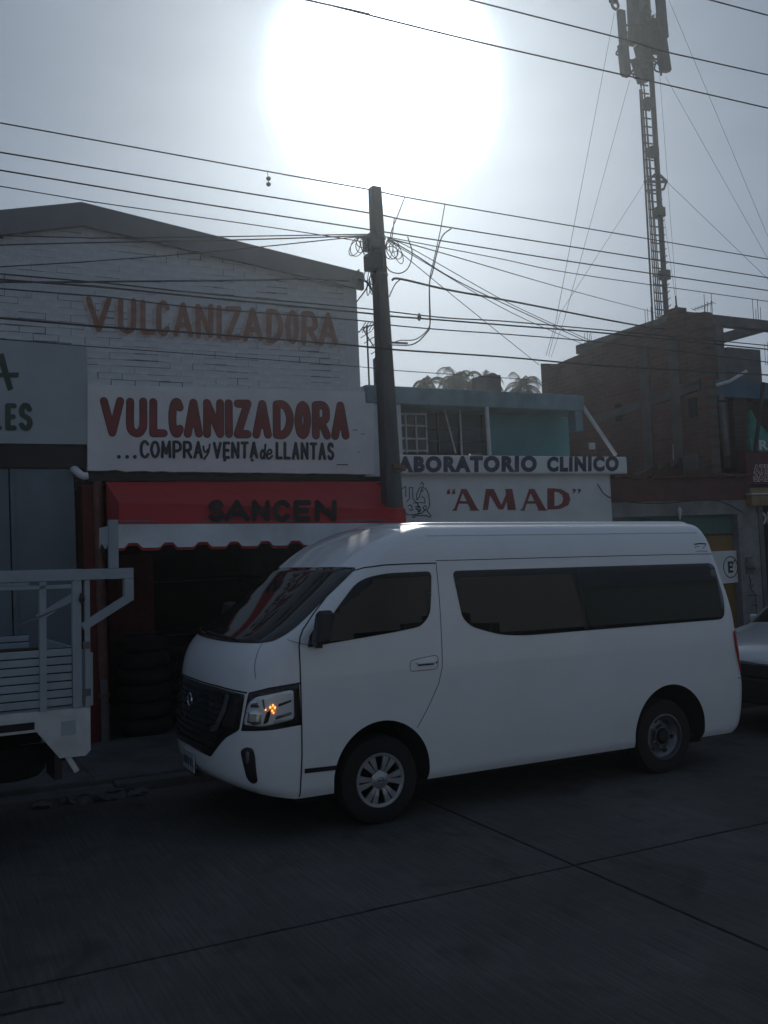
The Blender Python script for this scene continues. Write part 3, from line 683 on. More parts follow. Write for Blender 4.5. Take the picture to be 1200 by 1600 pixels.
# AMAD letters, flared strokes, drawn in pixels of the sign: polygon lists
yw = FY-.002
def poly(pts, k, mat=M['sign_red'], name='letter_stroke', Y=FY):
    q = [at(u, v, Y) for u, v in pts]
    a = sum(q[i].x*q[(i+1) % len(q)].z-q[(i+1) % len(q)].x*q[i].z for i in range(len(q)))
    if a < 0: q = q[::-1]
    y = Y-.002-k*.0012
    MB().prism([(p.x, p.z) for p in q], y-.001, y).build(name, mat, lab)
def letA(x, w, k=0):
    poly([(x,797),(x+w*.055+2,797),(x+w*.42,765),(x+w*.30,765)], 1)
    poly([(x+w*.28,764),(x+w*.52,764),(x+w,797),(x+w*.70,797)], 2)
    poly([(x+w*.16,783),(x+w*.78,783),(x+w*.82,787),(x+w*.13,787)], 3)
    poly([(x-3,797.8),(x+w*.13,797.8),(x+w*.11,795.5),(x-1,795.5)], 4)
    poly([(x+w*.64,797.8),(x+w+2,797.8),(x+w,795.5),(x+w*.68,795.5)], 4)
letA(709,38)
poly([(754,797),(762,797),(767,764),(759,764)], 1); poly([(759,764),(771,764),(786,795),(779,796)], 2)
poly([(794,764),(800,764),(786,796),(780,796)], 3); poly([(789,764),(800,764),(806,797),(793,797)], 4)
letA(815,38)
poly([(855,763),(866,763),(866,796),(855,796)], 1)
poly([(864,763),(876,764),(888,771),(891,780),(888,789),(876,795),(864,796),(864,791),(872,790),(878,786),(880,780),(878,773),(872,769),(864,768)], 2)
for x in (698,706): poly([(x,772),(x,768),(x+2,765),(x+6,764),(x+4,767),(x+5.5,769),(x+5,772)], 1)
for x in (894,902): poly([(x,764),(x+5,764),(x+5.5,767),(x+3,770.5),(x,772),(x+2,769)], 1)
# line drawing of flasks and microscope
def draw(pts, w=1.0, Y=FY, closed=False):
    q = [at(620+u*140/1200, 745+v*80/686, Y) for u, v in pts]; mb = MB()
    if closed: q.append(q[0])
    for a, b in zip(q, q[1:]):
        d = (b-a); d.y = 0; d.normalize(); n = Vector((-d.z,0,d.x))*.0055*w; y = Vector((0,-.003,0))
        a2 = a.copy(); b2 = b.copy(); a2.y = b2.y = Y-.001
        mb.add([a2-n+y, b2-n+y, b2+n+y, a2+n+y, a2-n, b2-n, b2+n, a2+n], [(0,1,2,3),(0,4,5,1),(2,6,7,3),(1,5,6,2),(3,7,4,0)])
    mb.build('drawing_line', M['navy'], lab)
draw([(165,145),(215,145),(210,160),(212,290),(260,340),(300,400),(320,450),(290,490),(240,510),(140,510),(120,480)])
draw([(165,145),(170,290),(130,335)]); draw([(60,170),(65,260),(55,270)]); draw([(60,170),(95,140),(120,130),(118,270)])
draw([(320,130),(290,170),(265,240),(262,300),(275,310),(300,270),(330,170),(345,130)],1.1); draw([(315,110),(335,70),(360,100),(345,125)],1)
draw([(350,140),(390,165),(420,220),(438,330),(435,400),(405,450)],1.1); draw([(330,170),(320,190),(345,195),(350,165)],1)
draw([(330,260),(365,285),(380,330),(365,360)],1); draw([(215,350),(380,345)],1)
draw([(210,545),(215,510),(330,490),(360,455),(400,450),(420,475),(455,520),(450,540),(420,535),(400,520),(245,522),(235,545),(210,545)],1.2)
draw([(245,400),(310,400),(310,470),(250,420)],1.3); draw([(280,350),(285,470)],1.2); draw([(355,400),(380,385),(400,410),(375,440),(355,430)],1.2,closed=True)
draw([(150,390),(175,375),(205,390),(195,410),(215,440),(190,455),(160,430)],1.1)
# upper storey: slab, recessed teal wall, window band
UY = FY+.45
pz = at(760,613,FY-.05)
zs0 = at(760,638,FY).z; zs1 = at(760,612,FY).z
xs1 = at(907,622,FY).x
MB().box((xr+.03,FY-.08,zs0),(xs1,9.5,zs1)).build('roof_slab', M['teal_pale'], lab, bevel=.01)
MB().box((xs1-.16,FY-.06,zs0-.28),(xs1-.03,FY+.1,zs0-.003)).build('slab_bracket', M['teal_pale'], lab)
ta = at(765,700,UY); tb = at(890,700,UY)
zf = zt-.1
MB().box((ta.x,UY,zf),(tb.x,UY+.2,zs0-.004)).build('upper_wall', M['teal'], lab)
MB().box((X0,FY+.22,zf-.1),(tb.x+.3,9.5,zf-.02)).build('floor_slab', M['teal_pale'], lab)
MB().box((X0,FY+3.5,zf-.02),(tb.x+.2,FY+3.6,zs0-.004)).build('back_wall', M['dark_room'], lab)
MB().box((xr+.03,UY,zf),(at(618,700,UY).x,UY+.15,zs0-.004)).build('upper_wall', M['teal_pale'], lab)
# windows
def window(u0, u1, cols, rows, vt=641, vb=708, mat=M['window_dark'], bars=M['white_metal'], w=.022, Y=None):
    Y = Y or UY+.05; a = at(u0, 680, Y); b = at(u1, 680, Y); z0 = at((u0+u1)/2, vb, Y).z; z1 = zs0-.01
    wn = MB().box((a.x,Y+.03,z0),(b.x,Y+.045,z1)).build('window', mat, lab)
    return a.x, b.x, z0, z1, wn, Y
def child(mb, name, mat, par):   # sub-part under a part (world coordinates)
    o = mb.build(name, mat, par); return o
x0, x1, z0, z1, wn, Yw = window(618, 667, 3, 3, mat=M['curtain'])
for t in (0,.34,.67,1.0): child(MB().box((x0+(x1-x0)*t-.012,Yw,z0),(x0+(x1-x0)*t+.012,Yw+.028,z1)), 'mullion', M['white_metal'], wn)
for t in (.06,.36,.68,.97): child(MB().box((x0,Yw-.004,z0+(z1-z0)*t-.012),(x1,Yw+.026,z0+(z1-z0)*t+.012)), 'glazing_bar', M['white_metal'], wn)
x0, x1, z0, z1, wn, Yw = window(667, 757, 3, 3)
for t in (.2,.56,.98): child(MB().box((x0+(x1-x0)*t-.01,Yw,z0),(x0+(x1-x0)*t+.01,Yw+.028,z1)), 'mullion', M['curtain'], wn)
for t in (.3,.62): child(MB().box((x0,Yw-.004,z0+(z1-z0)*t-.008),(x1,Yw+.026,z0+(z1-z0)*t+.008)), 'glazing_bar', M['curtain'], wn)
x0, x1, z0, z1, wn, Yw = window(588, 597, 1, 3, mat=M['curtain'])
child(MB().box((x1-.02,Yw,z0),(x1,Yw+.028,z1)), 'mullion', M['white_metal'], wn)
def vpost(u0, v0, u1, v1, Y, r, name='pipe', mat=M['white_metal'], par=lab):
    return MB().tube([at(u0,v0,Y), at(u1,v1,Y)], r, 10).build(name, mat, par, smooth=True)
vpost(759,620,765,711,FY-.05,.03,'downpipe'); vpost(718,632,722,711,FY+.2,.012,'window_post'); vpost(692,632,712,708,FY+.2,.011,'brace')
vpost(903,624,962,711,FY+.0,.03,'diagonal_pipe')
# small things on the laboratory roof
def roof_z(): return zs1
vp = thing('vent_pipe', 'grey vent pipe with bent top on the laboratory roof left of the pole', 'pipe', at(586,604,4.35))
pt = at(586,562,4.35); pb_ = at(587,604,4.35)
MB().tube([(pt.x,4.35,zs1-.3),(pt.x,4.35,pt.z),(pt.x+.03,4.33,pt.z+.03),(pt.x+.03,4.26,pt.z+.02)], .03, 10).build('pipe', M['galv'], vp, smooth=True)
MB().lathe([(.0,.05),(.05,.04),(.055,-.03),(.0,-.03)], (pt.x+.03,4.28,pt.z+.03), 12, 'z').build('hood', M['galv'], vp)
def antenna(px, py0, py1, Y, lab_, spans, tilt=0, name='tv_antenna'):
    a = at(px, py0, Y); b = at(px, py1, Y); t = thing(name, lab_, 'antenna', (a.x, Y, a.z))
    MB().tube([(a.x,Y,a.z),(a.x+tilt,Y,b.z)], .012, 6).build('mast', M['galv'], t)
    for i, (x0, z0, x1, z1, rods, rl) in enumerate(spans):
        A = Vector((a.x+x0, Y, b.z+z0)); B = Vector((a.x+x1, Y+.1, b.z+z1))
        MB().tube([A, B], .009, 5).build('boom', M['galv'], t)
        for k in range(rods):
            c = A.lerp(B, k/(rods-1)); d = Vector((.05,.2,.11)).normalized()*rl
            MB().tube([c-d, c+d], .005, 4).build('rod', M['galv'], t)
    return t
ta_ = thing('tv_antenna', 'tv antenna with slanting rods on the roof beside the pole', 'antenna', at(577,604,4.8))
MB().tube([at(577,606,4.8), at(573,508,4.8)], .012, 6).build('mast', M['wire'], ta_)
for (a0, b0), (a1, b1), nr, du, dv in (((566,512),(592,506),6,9,-14),((567,514),(588,548),5,14,-9)):
    MB().tube([at(a0,b0,4.8), at(a1,b1,4.8)], .009, 5).build('boom', M['wire'], ta_)
    for k in range(nr):
        u = a0+(a1-a0)*k/(nr-1); v = b0+(b1-b0)*k/(nr-1); MB().tube([at(u-du*.6,v-dv*.6,4.8), at(u+du*.6,v+dv*.6,4.8)], .006, 4).build('rod', M['wire'], ta_)

# ------------------------------------------------------------------ gated low building
low = thing('low_gated_building', 'low shuttered building with ochre gate behind the van tail', 'building', (8.1, FY, 0))
gx0 = X1+.003; gx1 = at(1184,830,FY).x; WX = at(1104,560,FY+.27).x; 
zl0 = at(1060,806,FY).z; zl1 = at(1060,783,FY).z; zr1 = at(1000,742,FY).z
px0 = at(1154,860,FY).x
MB().box((gx0,FY+.03,-.4),(gx0+.35,FY+.25,zl0)).build('pier', M['concrete'], low)
MB().box((px0,FY-.02,-.4),(gx1,FY+.25,zl0)).build('pier', M['concrete_lt'], low)
MB().box((gx0,FY,zl0+.002),(gx1,FY+.25,zl1)).build('lintel', M['concrete_lt'], low)
MB().box((gx0,FY-.01,zl1+.002),(gx1-.1,FY+.2,zr1-.05)).build('parapet', M['maroon_sheet'], low)
n = 14
for i in range(n):
    xa = gx0+(gx1-gx0-.1)*i/n; xb = gx0+(gx1-gx0-.1)*(i+1)/n-.008
    z = zr1-.05+random.uniform(-.015,.02); yb_ = 7.5 if xb < WX else FY+.26
    MB().add([(xa,FY-.1,z),(xb,FY-.1,z+.01),(xb,yb_,z+.06),(xa,yb_,z+.06),(xa,FY-.1,z+.025),(xb,FY-.1,z+.035),(xb,yb_,z+.085),(xa,yb_,z+.085)],[(0,3,2,1),(4,5,6,7),(0,1,5,4),(1,2,6,5),(2,3,7,6),(3,0,4,7)]).build('roof_sheet', M['maroon_sheet'], low)
gt = at(1110,836,FY+.08)
gate = MB().box((gx0+.36,FY+.1,-.3),(px0-.01,FY+.14,gt.z)).build('gate', M['ochre'], low)
MB().box((gx0+.36,FY+.1,gt.z+.003),(px0-.01,FY+.14,zl0-.003)).build('transom_panel', M['green_panel'], low)
for i in range(6):
    x = gx0+.5+i*.3
    MB().box((x,FY+.09,-.3),(x+.02,FY+.1,gt.z-.01)).build('rib', M['ochre'], gate)
MB().box((gx0+.36,FY+.085,gt.z-.015),(px0-.01,FY+.099,gt.z+.02)).build('rail', M['gate_brown'], low)
# E sign
es = thing('no_parking_sign', 'white board with a black circled letter E behind the van tail', 'sign', at(1143,885,FY+.0))
c = at(1141,886,FY+.05); s0 = at(1115,862,FY+.05); s1 = at(1160,910,FY+.05)
MB().prism([(s0.x-.05,s1.z),(s1.x,s1.z+.01),(s1.x-.04,s0.z),(s0.x-.05,s0.z+.005)], FY+.045, FY+.07).build('board', M['sign_white'], es)
rg = MB(); P = []
for i in range(40):
    a = 2*PI*i/40; P.append((c.x+.155*math.cos(a), FY+.043, c.z+.165*math.sin(a)))
rg.tube(P, .008, 4, closed=True).build('ring', M['ink'], es)
lettering('E', c.x-.055, c.x+.05, c.z-.09, c.z+.09, FY+.044, M['ink'], es, bold=.03)
MB().bar((c.x+.03,FY+.040,c.z+.03),(c.x+.11,FY+.040,c.z+.115),.016,.004).build('slash', M['ink'], es)
# white drop lamp shape hanging from the lintel
hl = at(1065,800,FY-.1)
MB().lathe([(.0,.09),(.012,.08),(.035,.03),(.03,0),(.012,-.1),(0,-.13)], (hl.x,FY-.06,hl.z), 12, 'z').build('hanging_cone', M['white_wall'])
o = bpy.context.scene.objects['hanging_cone']; tag(o, 'small white cone hanging on the grey lintel above the van roof', 'ornament')
# meter on the pillar with scribbles
mt_ = thing('electric_meter', 'round glass electricity meter on the concrete pillar', 'meter', at(1176,880,FY-.05))
mc = at(1172,882,FY-.03)
MB().lathe([(0,-.10),(.06,-.09),(.085,-.03),(.09,0),(.09,.04)], (mc.x,FY-.06,mc.z), 20, 'y').build('dial', M['concrete_lt'], mt_, smooth=True)
MB().box((mc.x-.09,FY-.03,mc.z-.15),(mc.x+.07,FY-.021,mc.z+.12)).build('backplate', M['galv'], mt_)
for i, pts in enumerate([[(1176,905),(1172,915),(1182,930),(1184,960)],[(1172,930),(1186,930)],[(1176,945),(1186,946)],[(1172,900),(1176,918),(1180,912)]]):
    q = [at(u-2, v, FY-.022) for u, v in pts]; q = [Vector((p.x,FY-.026,p.z)) for p in q]
    MB().tube(q, .006, 4).build('painted_scribble', M['ink'], low)

# ------------------------------------------------------------------ unfinished brick building
ub = thing('unfinished_brick_building', 'dark unfinished brick building with bare concrete frame on top', 'building', (9.6, 6, 0))
def wy(u, v): return atX(u, v, WX)
yf_ = wy(845,575).y; zt0 = wy(860,572).z; 
pts = [(FY+.27,-.4),(yf_,-.4),(yf_,wy(845,568).z),(wy(858,568).y,wy(858,568).z),(wy(858,574).y,wy(858,574).z)]
for u, v in [(890,560),(920,548),(950,534),(975,523),(990,515),(1010,510),(1030,508),(1048,498),(1060,496)]:
    p = wy(u, v); pts.append((p.y, p.z))
pts.append((FY+.27, wy(1090,490).z))
MB().prismx(pts, WX, WX+.18).build('side_wall', M['brick_side'], ub)
def yz(a, b, wd, name='concrete_beam', mat=M['concrete_dk'], x0=-.03):
    A = wy(*a); B = wy(*b)
    MB().add([(WX+x0,A.y,A.z),(WX+x0,B.y,B.z),(WX+x0,B.y,B.z-wd),(WX+x0,A.y,A.z-wd),(WX-.001,A.y,A.z),(WX-.001,B.y,B.z),(WX-.001,B.y,B.z-wd),(WX-.001,A.y,A.z-wd)],
             [(0,1,2,3),(0,4,5,1),(2,6,7,3),(1,5,6,2),(3,7,4,0)]).build(name, mat, ub)
yz((925,652),(1095,595),.14); yz((1000,622),(1095,590),.09); 
yz((985,742),(1092,706),.28, mat=M['concrete_dk'])
for u in (1015,1062):
    p = wy(u, 700); MB().box((WX-.035,p.y-.11,-.3),(WX-.001,p.y+.11,min(5.35, wy(u, 520 if u > 1000 else 560).z))).build('concrete_column', M['concrete_dk'], ub)
for u, v in ((1083,575+62),(967,645)):
    p = wy(u, v); MB().box((WX-.012,p.y-.09,p.z-.16),(WX-.001,p.y+.09,p.z+.16)).build('wall_opening', M['gap'], ub)
# stepped top blocks near the corner
for u0, v0, u1, v1 in [(1043,485,1060,500),(1060,493,1072,500),(1075,493,1092,505)]:
    a = wy(u0, v0); b = wy(u1, v1); MB().box((WX-.02,b.y,b.z-.1),(WX+.2,a.y,a.z)).build('block_step', M['brick_side'], ub)
# front storeys
FR = FY+.9
ex = 13.0
zc = at(1150,500,FR).z
MB().box((WX+.19,FR,2.75),(at(1118,600,FR).x,FR+.2,zc-.3)).build('corner_column', M['concrete'], ub)
def beam(a, b, w, name='frame_beam', mat=M['concrete']): MB().bar(a, b, w, w).build(name, mat, ub)
y1 = FR+.1; y2 = FR+2.6
zA = at(1150,505,y1).z
zB = at(1150,532,y2).z
xa = WX+.1
beam((xa,y1,zA),(ex,y1,zA),.17); beam((xa,y2,zA-.02),(ex,y2,zA-.02),.17)
xc = at(1197,494,y1).x
beam((xc,y1,zA+.01),(xc,y2,zA+.01),.16)
beam((xa+.1,y1,zA-.012),(xa+.1,y2,zA-.012),.16)
for u, yy_ in ((1120,y1),(1169,y2),(1112,y2)):
    x = at(u, 540, yy_).x; MB().box((x-.09,yy_-.085,3.2),(x+.09,yy_+.085,zA-.088)).build('frame_post', M['concrete'], ub)
# grey block parapet behind, blue fascia, brick pier
zg1 = at(1170,545,FR+1.2).z; zg0 = at(1170,600,FR+1.2).z
MB().box((at(1138,560,FR+1.2).x,FR+1.2,2.5),(ex,FR+1.35,zg1)).build('block_wall', M['grey_wall'], ub)
zf1 = at(1160,596,FR-.1).z; zf0 = at(1160,622,FR-.1).z
MB().box((WX+.2,FR-.12,zf0),(ex,FR+1.19,zf1)).build('blue_fascia', M['blue_fascia'], ub)
pa = at(1145,700,FR-.02); pb2 = at(1168,700,FR-.02)
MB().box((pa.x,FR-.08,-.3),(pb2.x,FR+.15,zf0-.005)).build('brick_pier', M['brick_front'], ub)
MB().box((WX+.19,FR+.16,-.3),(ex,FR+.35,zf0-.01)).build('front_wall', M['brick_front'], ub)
MB().tube([at(1125,617,FR-.2), at(1136,712,FR-.2)], .055, 12).build('speckled_pipe', M['concrete_lt'], ub)
MB().tube([at(1112,604,FR-.16), at(1140,596,FR-.16), at(1166,580,FR-.16)], .03, 8).build('white_pipe', M['white_metal'], ub, smooth=True)
MB().tube([at(1108,575,FR-.2), at(1113,645,FR-.2)], .035, 8).build('white_pipe', M['white_wall'], ub, smooth=True)
MB().bar(at(1108,626,FR-.25), at(1150,628,FR-.25), .03).build('dark_bar', M['black'], ub)
# shop front at far right
sf = thing('corner_shop', 'dark corner shop with teal canopy and red lettering at the right edge', 'shop', (11, FY, 0))
q = [at(u, v, FY+.3) for u, v in [(1172,640),(1180,655),(1200,680),(1240,690),(1240,708),(1172,705),(1168,672)]]
MB().prism([(p.x, p.z) for p in q][::-1], FY+.28, FY+.33).build('canopy_cloth', principled('teal_canopy', (.07,.33,.28), .7, var=.4, vscale=6), sf)
a = at(1187,703,FY+.27); b = at(1215,688,FY+.27)
lettering('RA', a.x, b.x, a.z, b.z, FY+.275, M['sign_white'], sf, bold=.03)
MB().tube([at(1193,598,FY+.1), at(1180,705,FY+.1)], .035, 8).build('dark_post', M['black'], sf)
a = at(1166,757,FY+.05); b = at(1166,706,FY+.05)
MB().box((a.x,FY+.03,a.z),(13,FY+.2,b.z)).build('sign_board', M['maroon_sheet'], sf)
for tx, v0, v1 in (('ATENCION',739,727),('SABADOS',752,741)):
    p0 = at(1178,v0,FY+.03); p1 = at(1242,v1,FY+.03)
    lettering(tx, p0.x, p1.x, p0.z, p1.z, FY+.028, M['sign_white'], sf, bold=.075, ref=.02, name='lettering_outline', space=1.15)
    lettering(tx, p0.x, p1.x, p0.z, p1.z, FY+.0245, M['sign_red'], sf, bold=.02, space=1.15)
a = at(1174,790,FY-.1); b = at(1174,762,FY-.1)
for i in range(6): MB().box((a.x+i*.19,FY-.12,a.z),(a.x+i*.19+.18,FY+.02,b.z-.12)).build('ledge_block', M['ochre_sign'], sf)
MB().box((a.x-.02,FY-.14,b.z-.11),(13,FY+.02,b.z-.09)).build('ledge_rail', M['white_metal'], sf)
MB().box((a.x,FY-.1,b.z-.088),(13,FY+.02,b.z)).build('ledge_panel', M['ochre_sign'], sf)
MB().box((gx1+.02,FY+.2,-.4),(13,FY+.25,a.z)).build('dark_doorway', M['dark_room'], sf)
MB().box((gx1+.02,FY-.02,-.4),(gx1+.12,FY+.19,a.z-.01)).build('door_jamb', M['concrete'], sf)
a = at(1186,820,FY+.15); b = at(1210,799,FY+.15)
lettering('OF', a.x, b.x, a.z, b.z, FY+.19, M['sign_white'], sf, bold=.03)

for x0, x1, h, mt_n, lb in ((13.02,21,4.6,'concrete_lt','grey two storey neighbour house beyond the corner shop, outside right edge'),(-12,-3.72,4.2,'teal_pale','pale blue neighbour house left of the steel door, outside left edge')):
    t = thing('neighbour_house', lb, 'house', ((x0+x1)/2,FY,0), group='neighbour houses along the street')
    MB().box((x0,FY,-.8),(x1,9.5,h)).build('wall', M[mt_n], t); MB().box((x0,FY-.08,h-.2),(x1,FY-.002,h+.12)).build('cornice', M['concrete'], t)
    for k in range(3): MB().box((x0+.8+k*2.5,FY-.03,.0 if k == 1 else 1.1),(x0+2.0+k*2.5,FY-.002,2.2)).build('door' if k == 1 else 'window', M['gate_brown'] if k == 1 else M['window_dark'], t)
# rooftop odds and ends on the low building
fr = thing('pipe_frame', 'thin white goal shaped pipe frame on the low maroon roof', 'frame', at(1053,722,5.2))
for pts in ([(1053,724),(1052,691),(1118,681)],[(1086,718),(1084,680)],[(1084,682),(1118,681)]):
    MB().tube([at(u, v, 5.2) for u, v in pts], .014, 6).build('pipe', M['white_metal'], fr)
ch = thing('rooftop_chair', 'dark folding chair frame standing on the low maroon roof', 'chair', at(1105,748,5.0))
for pts in ([(1090,752),(1099,697)],[(1114,748),(1122,702)],[(1096,727),(1114,727)],[(1099,697),(1120,700)],[(1086,733),(1090,752)],[(1112,727),(1115,752)]):
    MB().bar(at(*pts[0],5.0), at(*pts[1],5.0), .025).build('rail', M['gate_brown'], ch)
for i, (u, v0, v1, nm) in enumerate([(1064,752,716,'short black post on the maroon roof left of the chair'),(1118,752,640,'tall thin black post on the maroon roof right of the chair')]):
    o = MB().bar(at(u,v0,4.8), at(u-1,v1,4.8), .05).build('roof_post', M['black']); tag(o, nm, 'post')
bp_ = thing('board_pile', 'pile of brown boards leaning on the low maroon roof', 'boards', at(1075,745,4.9))
for i in range(7):
    u = 1000+i*20; a = at(u,750,4.95+.05*i); b = at(u+28,728+random.uniform(-6,8),5.1)
    MB().bar(a, b, .16, .02).build('board', M['gate_brown'] if i % 2 else M['maroon_sheet'], bp_)
ac = thing('junction_box', 'small white box on a thin stick beside the diagonal pipe', 'box', at(926,712,5.0))
a = at(925,697,5.0); MB().box((a.x-.04,4.97,a.z-.05),(a.x+.04,5.03,a.z+.05)).build('box', M['white_wall'], ac)
MB().tube([at(931,712,5.0), at(930,697,5.0)], .008, 5).build('stick', M['galv'], ac)
# rebar tufts
for k, (u, v, Xp) in enumerate([(915,548,WX),(1010,508,WX),(1020,507,WX)]):
    if k == 2: continue
    base_ = wy(u, v); t = thing('rebar_tuft', ['rebar rods sticking up from the middle of the brick wall top','rebar rods sticking up beside the foot of the radio mast'][k], 'rebar', base_)
    for i in range(4):
        y = base_.y+(i-1.5)*.07; MB().tube([(WX+.08,y,base_.z-.1),(WX+.08+random.uniform(-.02,.02),y+random.uniform(-.02,.02),base_.z+.32+random.uniform(-.06,.06))], .007, 4).build('rod', M['galv'], t)
for k, (u, v, Yp) in enumerate([(1108,497,y1),(1183,497,y1),(1196,497,y2),(1103,497,y2)]):
    p = at(u, v, Yp); t = thing('rebar_tuft', ['rebar rods above the left end of the concrete frame','rebar rods above the right part of the concrete frame','rebar rods farthest right behind the concrete frame','rebar rods behind the left end of the concrete frame'][k], 'rebar', (p.x,Yp,zA))
    for i in range(4):
        x = p.x+(i-1.5)*.06; MB().tube([(x,Yp,zA-.05),(x+random.uniform(-.05,.05),Yp+random.uniform(-.03,.03),zA+.38+random.uniform(-.1,.12))], .007, 4).build('rod', M['galv'], t)
antenna(1102, 500, 478, 6.5, 'small tv antenna behind the stepped brick top', [(-.3,-.1,.35,.12,7,.1)])

# ------------------------------------------------------------------ utility pole
PY = 3.15
pl = thing('utility_pole', 'tall concrete utility pole between the tyre shop and the laboratory', 'pole', (at(610,760,PY).x, PY, 0))
tp = at(585.5,294,PY); mdp = at(610,740,PY)
dx = (mdp.x-tp.x)/(tp.z-mdp.z)
bx_ = mdp.x+dx*mdp.z
def polex(z): return tp.x+(tp.z-z)*dx
MB().add([], [])
mb = MB(); ring = []
for z, hw in ((-.1,.128),(tp.z,.062)):
    for sx, sy in ((-1,-.8),(-.8,-1),(.8,-1),(1,-.8),(1,.8),(.8,1),(-.8,1),(-1,.8)): mb.v.append(Vector((polex(z)+sx*hw, PY+sy*hw, z)))
for i in range(8): mb.f.append((i,(i+1)%8,(i+1)%8+8,i+8))
mb.f += [tuple(range(7,-1,-1)), tuple(range(8,16))]
mb.build('shaft', M['pole'], pl)
a = at(573,396,PY); b = at(600,424,PY)
MB().box((a.x,PY-.13,b.z),(a.x+.15,PY+.1,a.z)).build('splice_box', M['black'], pl, bevel=.01)
a = at(572,373,PY); MB().box((a.x+.01,PY-.12,a.z-.12),(a.x+.12,PY+.12,a.z+.05)).build('bracket', M['galv'], pl)
for v in (372,430,727):
    p = at(590+(v-372)*.062, v, PY); w_ = .098+.0000*(v-370)
    MB().lathe([(w_,-.012),(w_+.004,-.012),(w_+.004,.012),(w_,.012)], (polex(p.z),PY,p.z), 12, 'z').build('steel_band', M['galv'], pl)
p = at(617,731,PY); MB().tube([(p.x-.1,PY-.13,p.z),(p.x+.05,PY-.16,p.z-.02)], .035, 8).build('painted_bolt', M['rust_pole'], pl)
for v in (300,332,360):
    p = at(594,v,PY); MB().lathe([(0,-.05),(.03,-.045),(.035,0),(.025,.02),(.035,.04),(0,.05)], (p.x+.02,PY+.10,p.z), 10, 'z').build('insulator', M['galv'], pl)
p = at(620,540,PY); MB().bar((polex(p.z),PY-.12,p.z),(at(629,539,PY).x,PY-.12,p.z+.005),.02).build('arm', M['galv'], pl)

# ------------------------------------------------------------------ overhead cables
def wire(label, pts, Y, r=.008, ext=(True, True), name='overhead_cable', group='cables strung along the street', n=6, cat='cable'):
    if isinstance(Y, (int, float)): Y = [Y]*len(pts)
    P = [at(u, v, y) for (u, v), y in zip(pts, Y)]
    if ext[0]: d = (P[0]-P[1]).normalized(); P = [P[0]+d*9]+P
    if ext[1]: d = (P[-1]-P[-2]).normalized(); P = P+[P[-1]+d*14]
    o = MB().tube(spline(P, n), r, 5).build(name, M['wire'], smooth=True)
    tag(o, label, cat, group); return o
E_ = (True, False); R_ = (False, True); NN = (False, False)
wire('topmost cable passing over the top of the concrete pole', [(0,192),(418,268),(576,296),(700,320),(1200,405)], PY-.02, .0075)
wire('second cable below the pole top running the full width', [(0,238),(300,288),(578,333),(700,355),(1200,434)], PY+.14, .0085)
wire('third cable below the pole top running the full width', [(0,266),(300,316),(578,359),(700,378),(900,410),(1200,454)], PY+.14, .0085)
wire('thin cable reaching the pole from the left below the third cable', [(0,291),(150,316),(400,352),(500,367),(580,380)], PY+.1, .006, E_)
wire('thin cable leaving the pole bracket to the right below the third cable', [(603,370),(780,404),(900,428),(1200,471)], PY+.1, .006, R_)
wire('slack cable from the pole to the foot of the radio mast', [(606,372),(700,398),(900,456),(1033,491)], [PY,4.5,9,15], .008, NN)
wire('upper cable crossing the brick gable towards the pole bracket', [(0,368),(150,372),(335,370),(578,366)], [FY-.5,FY-.5,FY-.6,PY], .007, E_)
wire('second cable crossing the brick gable towards the pole bracket', [(0,383),(150,379),(365,375),(578,368)], [FY-.4,FY-.4,FY-.5,PY], .008, E_)
wire('cable slanting over the upper faded letters up to the pole bracket', [(0,417),(120,410),(290,397),(406,386),(530,373),(578,369)], [FY-.3,FY-.3,FY-.3,FY-.4,3.5,PY], .007, E_)
wire('dark cable hanging level across the gable above the faded letters', [(0,441),(100,441),(180,440),(400,438),(470,436),(545,440)], FY-.25, .011, E_)
wire('uppermost of the cable bundle below the splice box', [(0,428),(170,443),(300,457),(557,481),(609,487),(700,497),(800,503),(1010,522),(1200,540)], PY+.3, .0085)
wire('second cable of the bundle below the splice box', [(0,437),(150,448),(300,463),(557,488),(609,494),(700,501),(800,509),(960,522),(1200,546)], PY+.3, .011)
wire('third cable of the bundle below the splice box', [(0,451),(165,464),(300,480),(552,500),(610,508),(700,516),(800,523),(960,537),(1200,566)], PY+.2, .008)
wire('heavy cable crossing the faded letters and the pole at mid height', [(0,497),(150,510),(300,520),(530,538),(610,546),(700,552),(800,559),(950,572),(1200,586)], PY-.18, .011)
wire('thin lowest cable crossing the brick wall above the lower sign', [(0,530),(150,542),(300,553),(560,573),(620,579),(840,594)], PY+.3, .005, E_)
wire('heavy dark cable running down right from the pole collar', [(612,438),(626,436),(700,453),(800,471),(1005,510),(1100,520)], [PY,PY,3.6,4,5,5.6], .014, NN)
wire('leftmost drop line from the pole to the roof corner of the brick wall', [(605,376),(642,408),(730,480),(842,570)], [PY,3.8,5.5,8], .006, NN, group='drop lines fanning out from the pole')
wire('middle drop line from the pole to the brick wall top', [(606,373),(645,396),(740,452),(935,542)], [PY,3.8,5,7.4], .008, NN, group='drop lines fanning out from the pole')
wire('drop line just above the middle one to the brick wall top', [(606,371),(650,392),(800,476),(942,541)], [PY,3.8,5.6,7.2], .006, NN, group='drop lines fanning out from the pole')
wire('drop line just below the middle one to the brick wall top', [(606,375),(645,399),(800,489),(930,546)], [PY,3.8,5.6,7.6], .006, NN, group='drop lines fanning out from the pole')
wire('upper bare line high across the top right of the sky', [(735,0),(970,60),(1045,82),(1200,117)], 1.6, .0085)
wire('lower bare line high across the top right of the sky', [(480,0),(515,8),(745,65),(1000,123),(1200,169)], 1.6, .0085)
wire('bare line clipping the top right corner of the sky', [(1110,0),(1200,24)], 1.2, .0085)
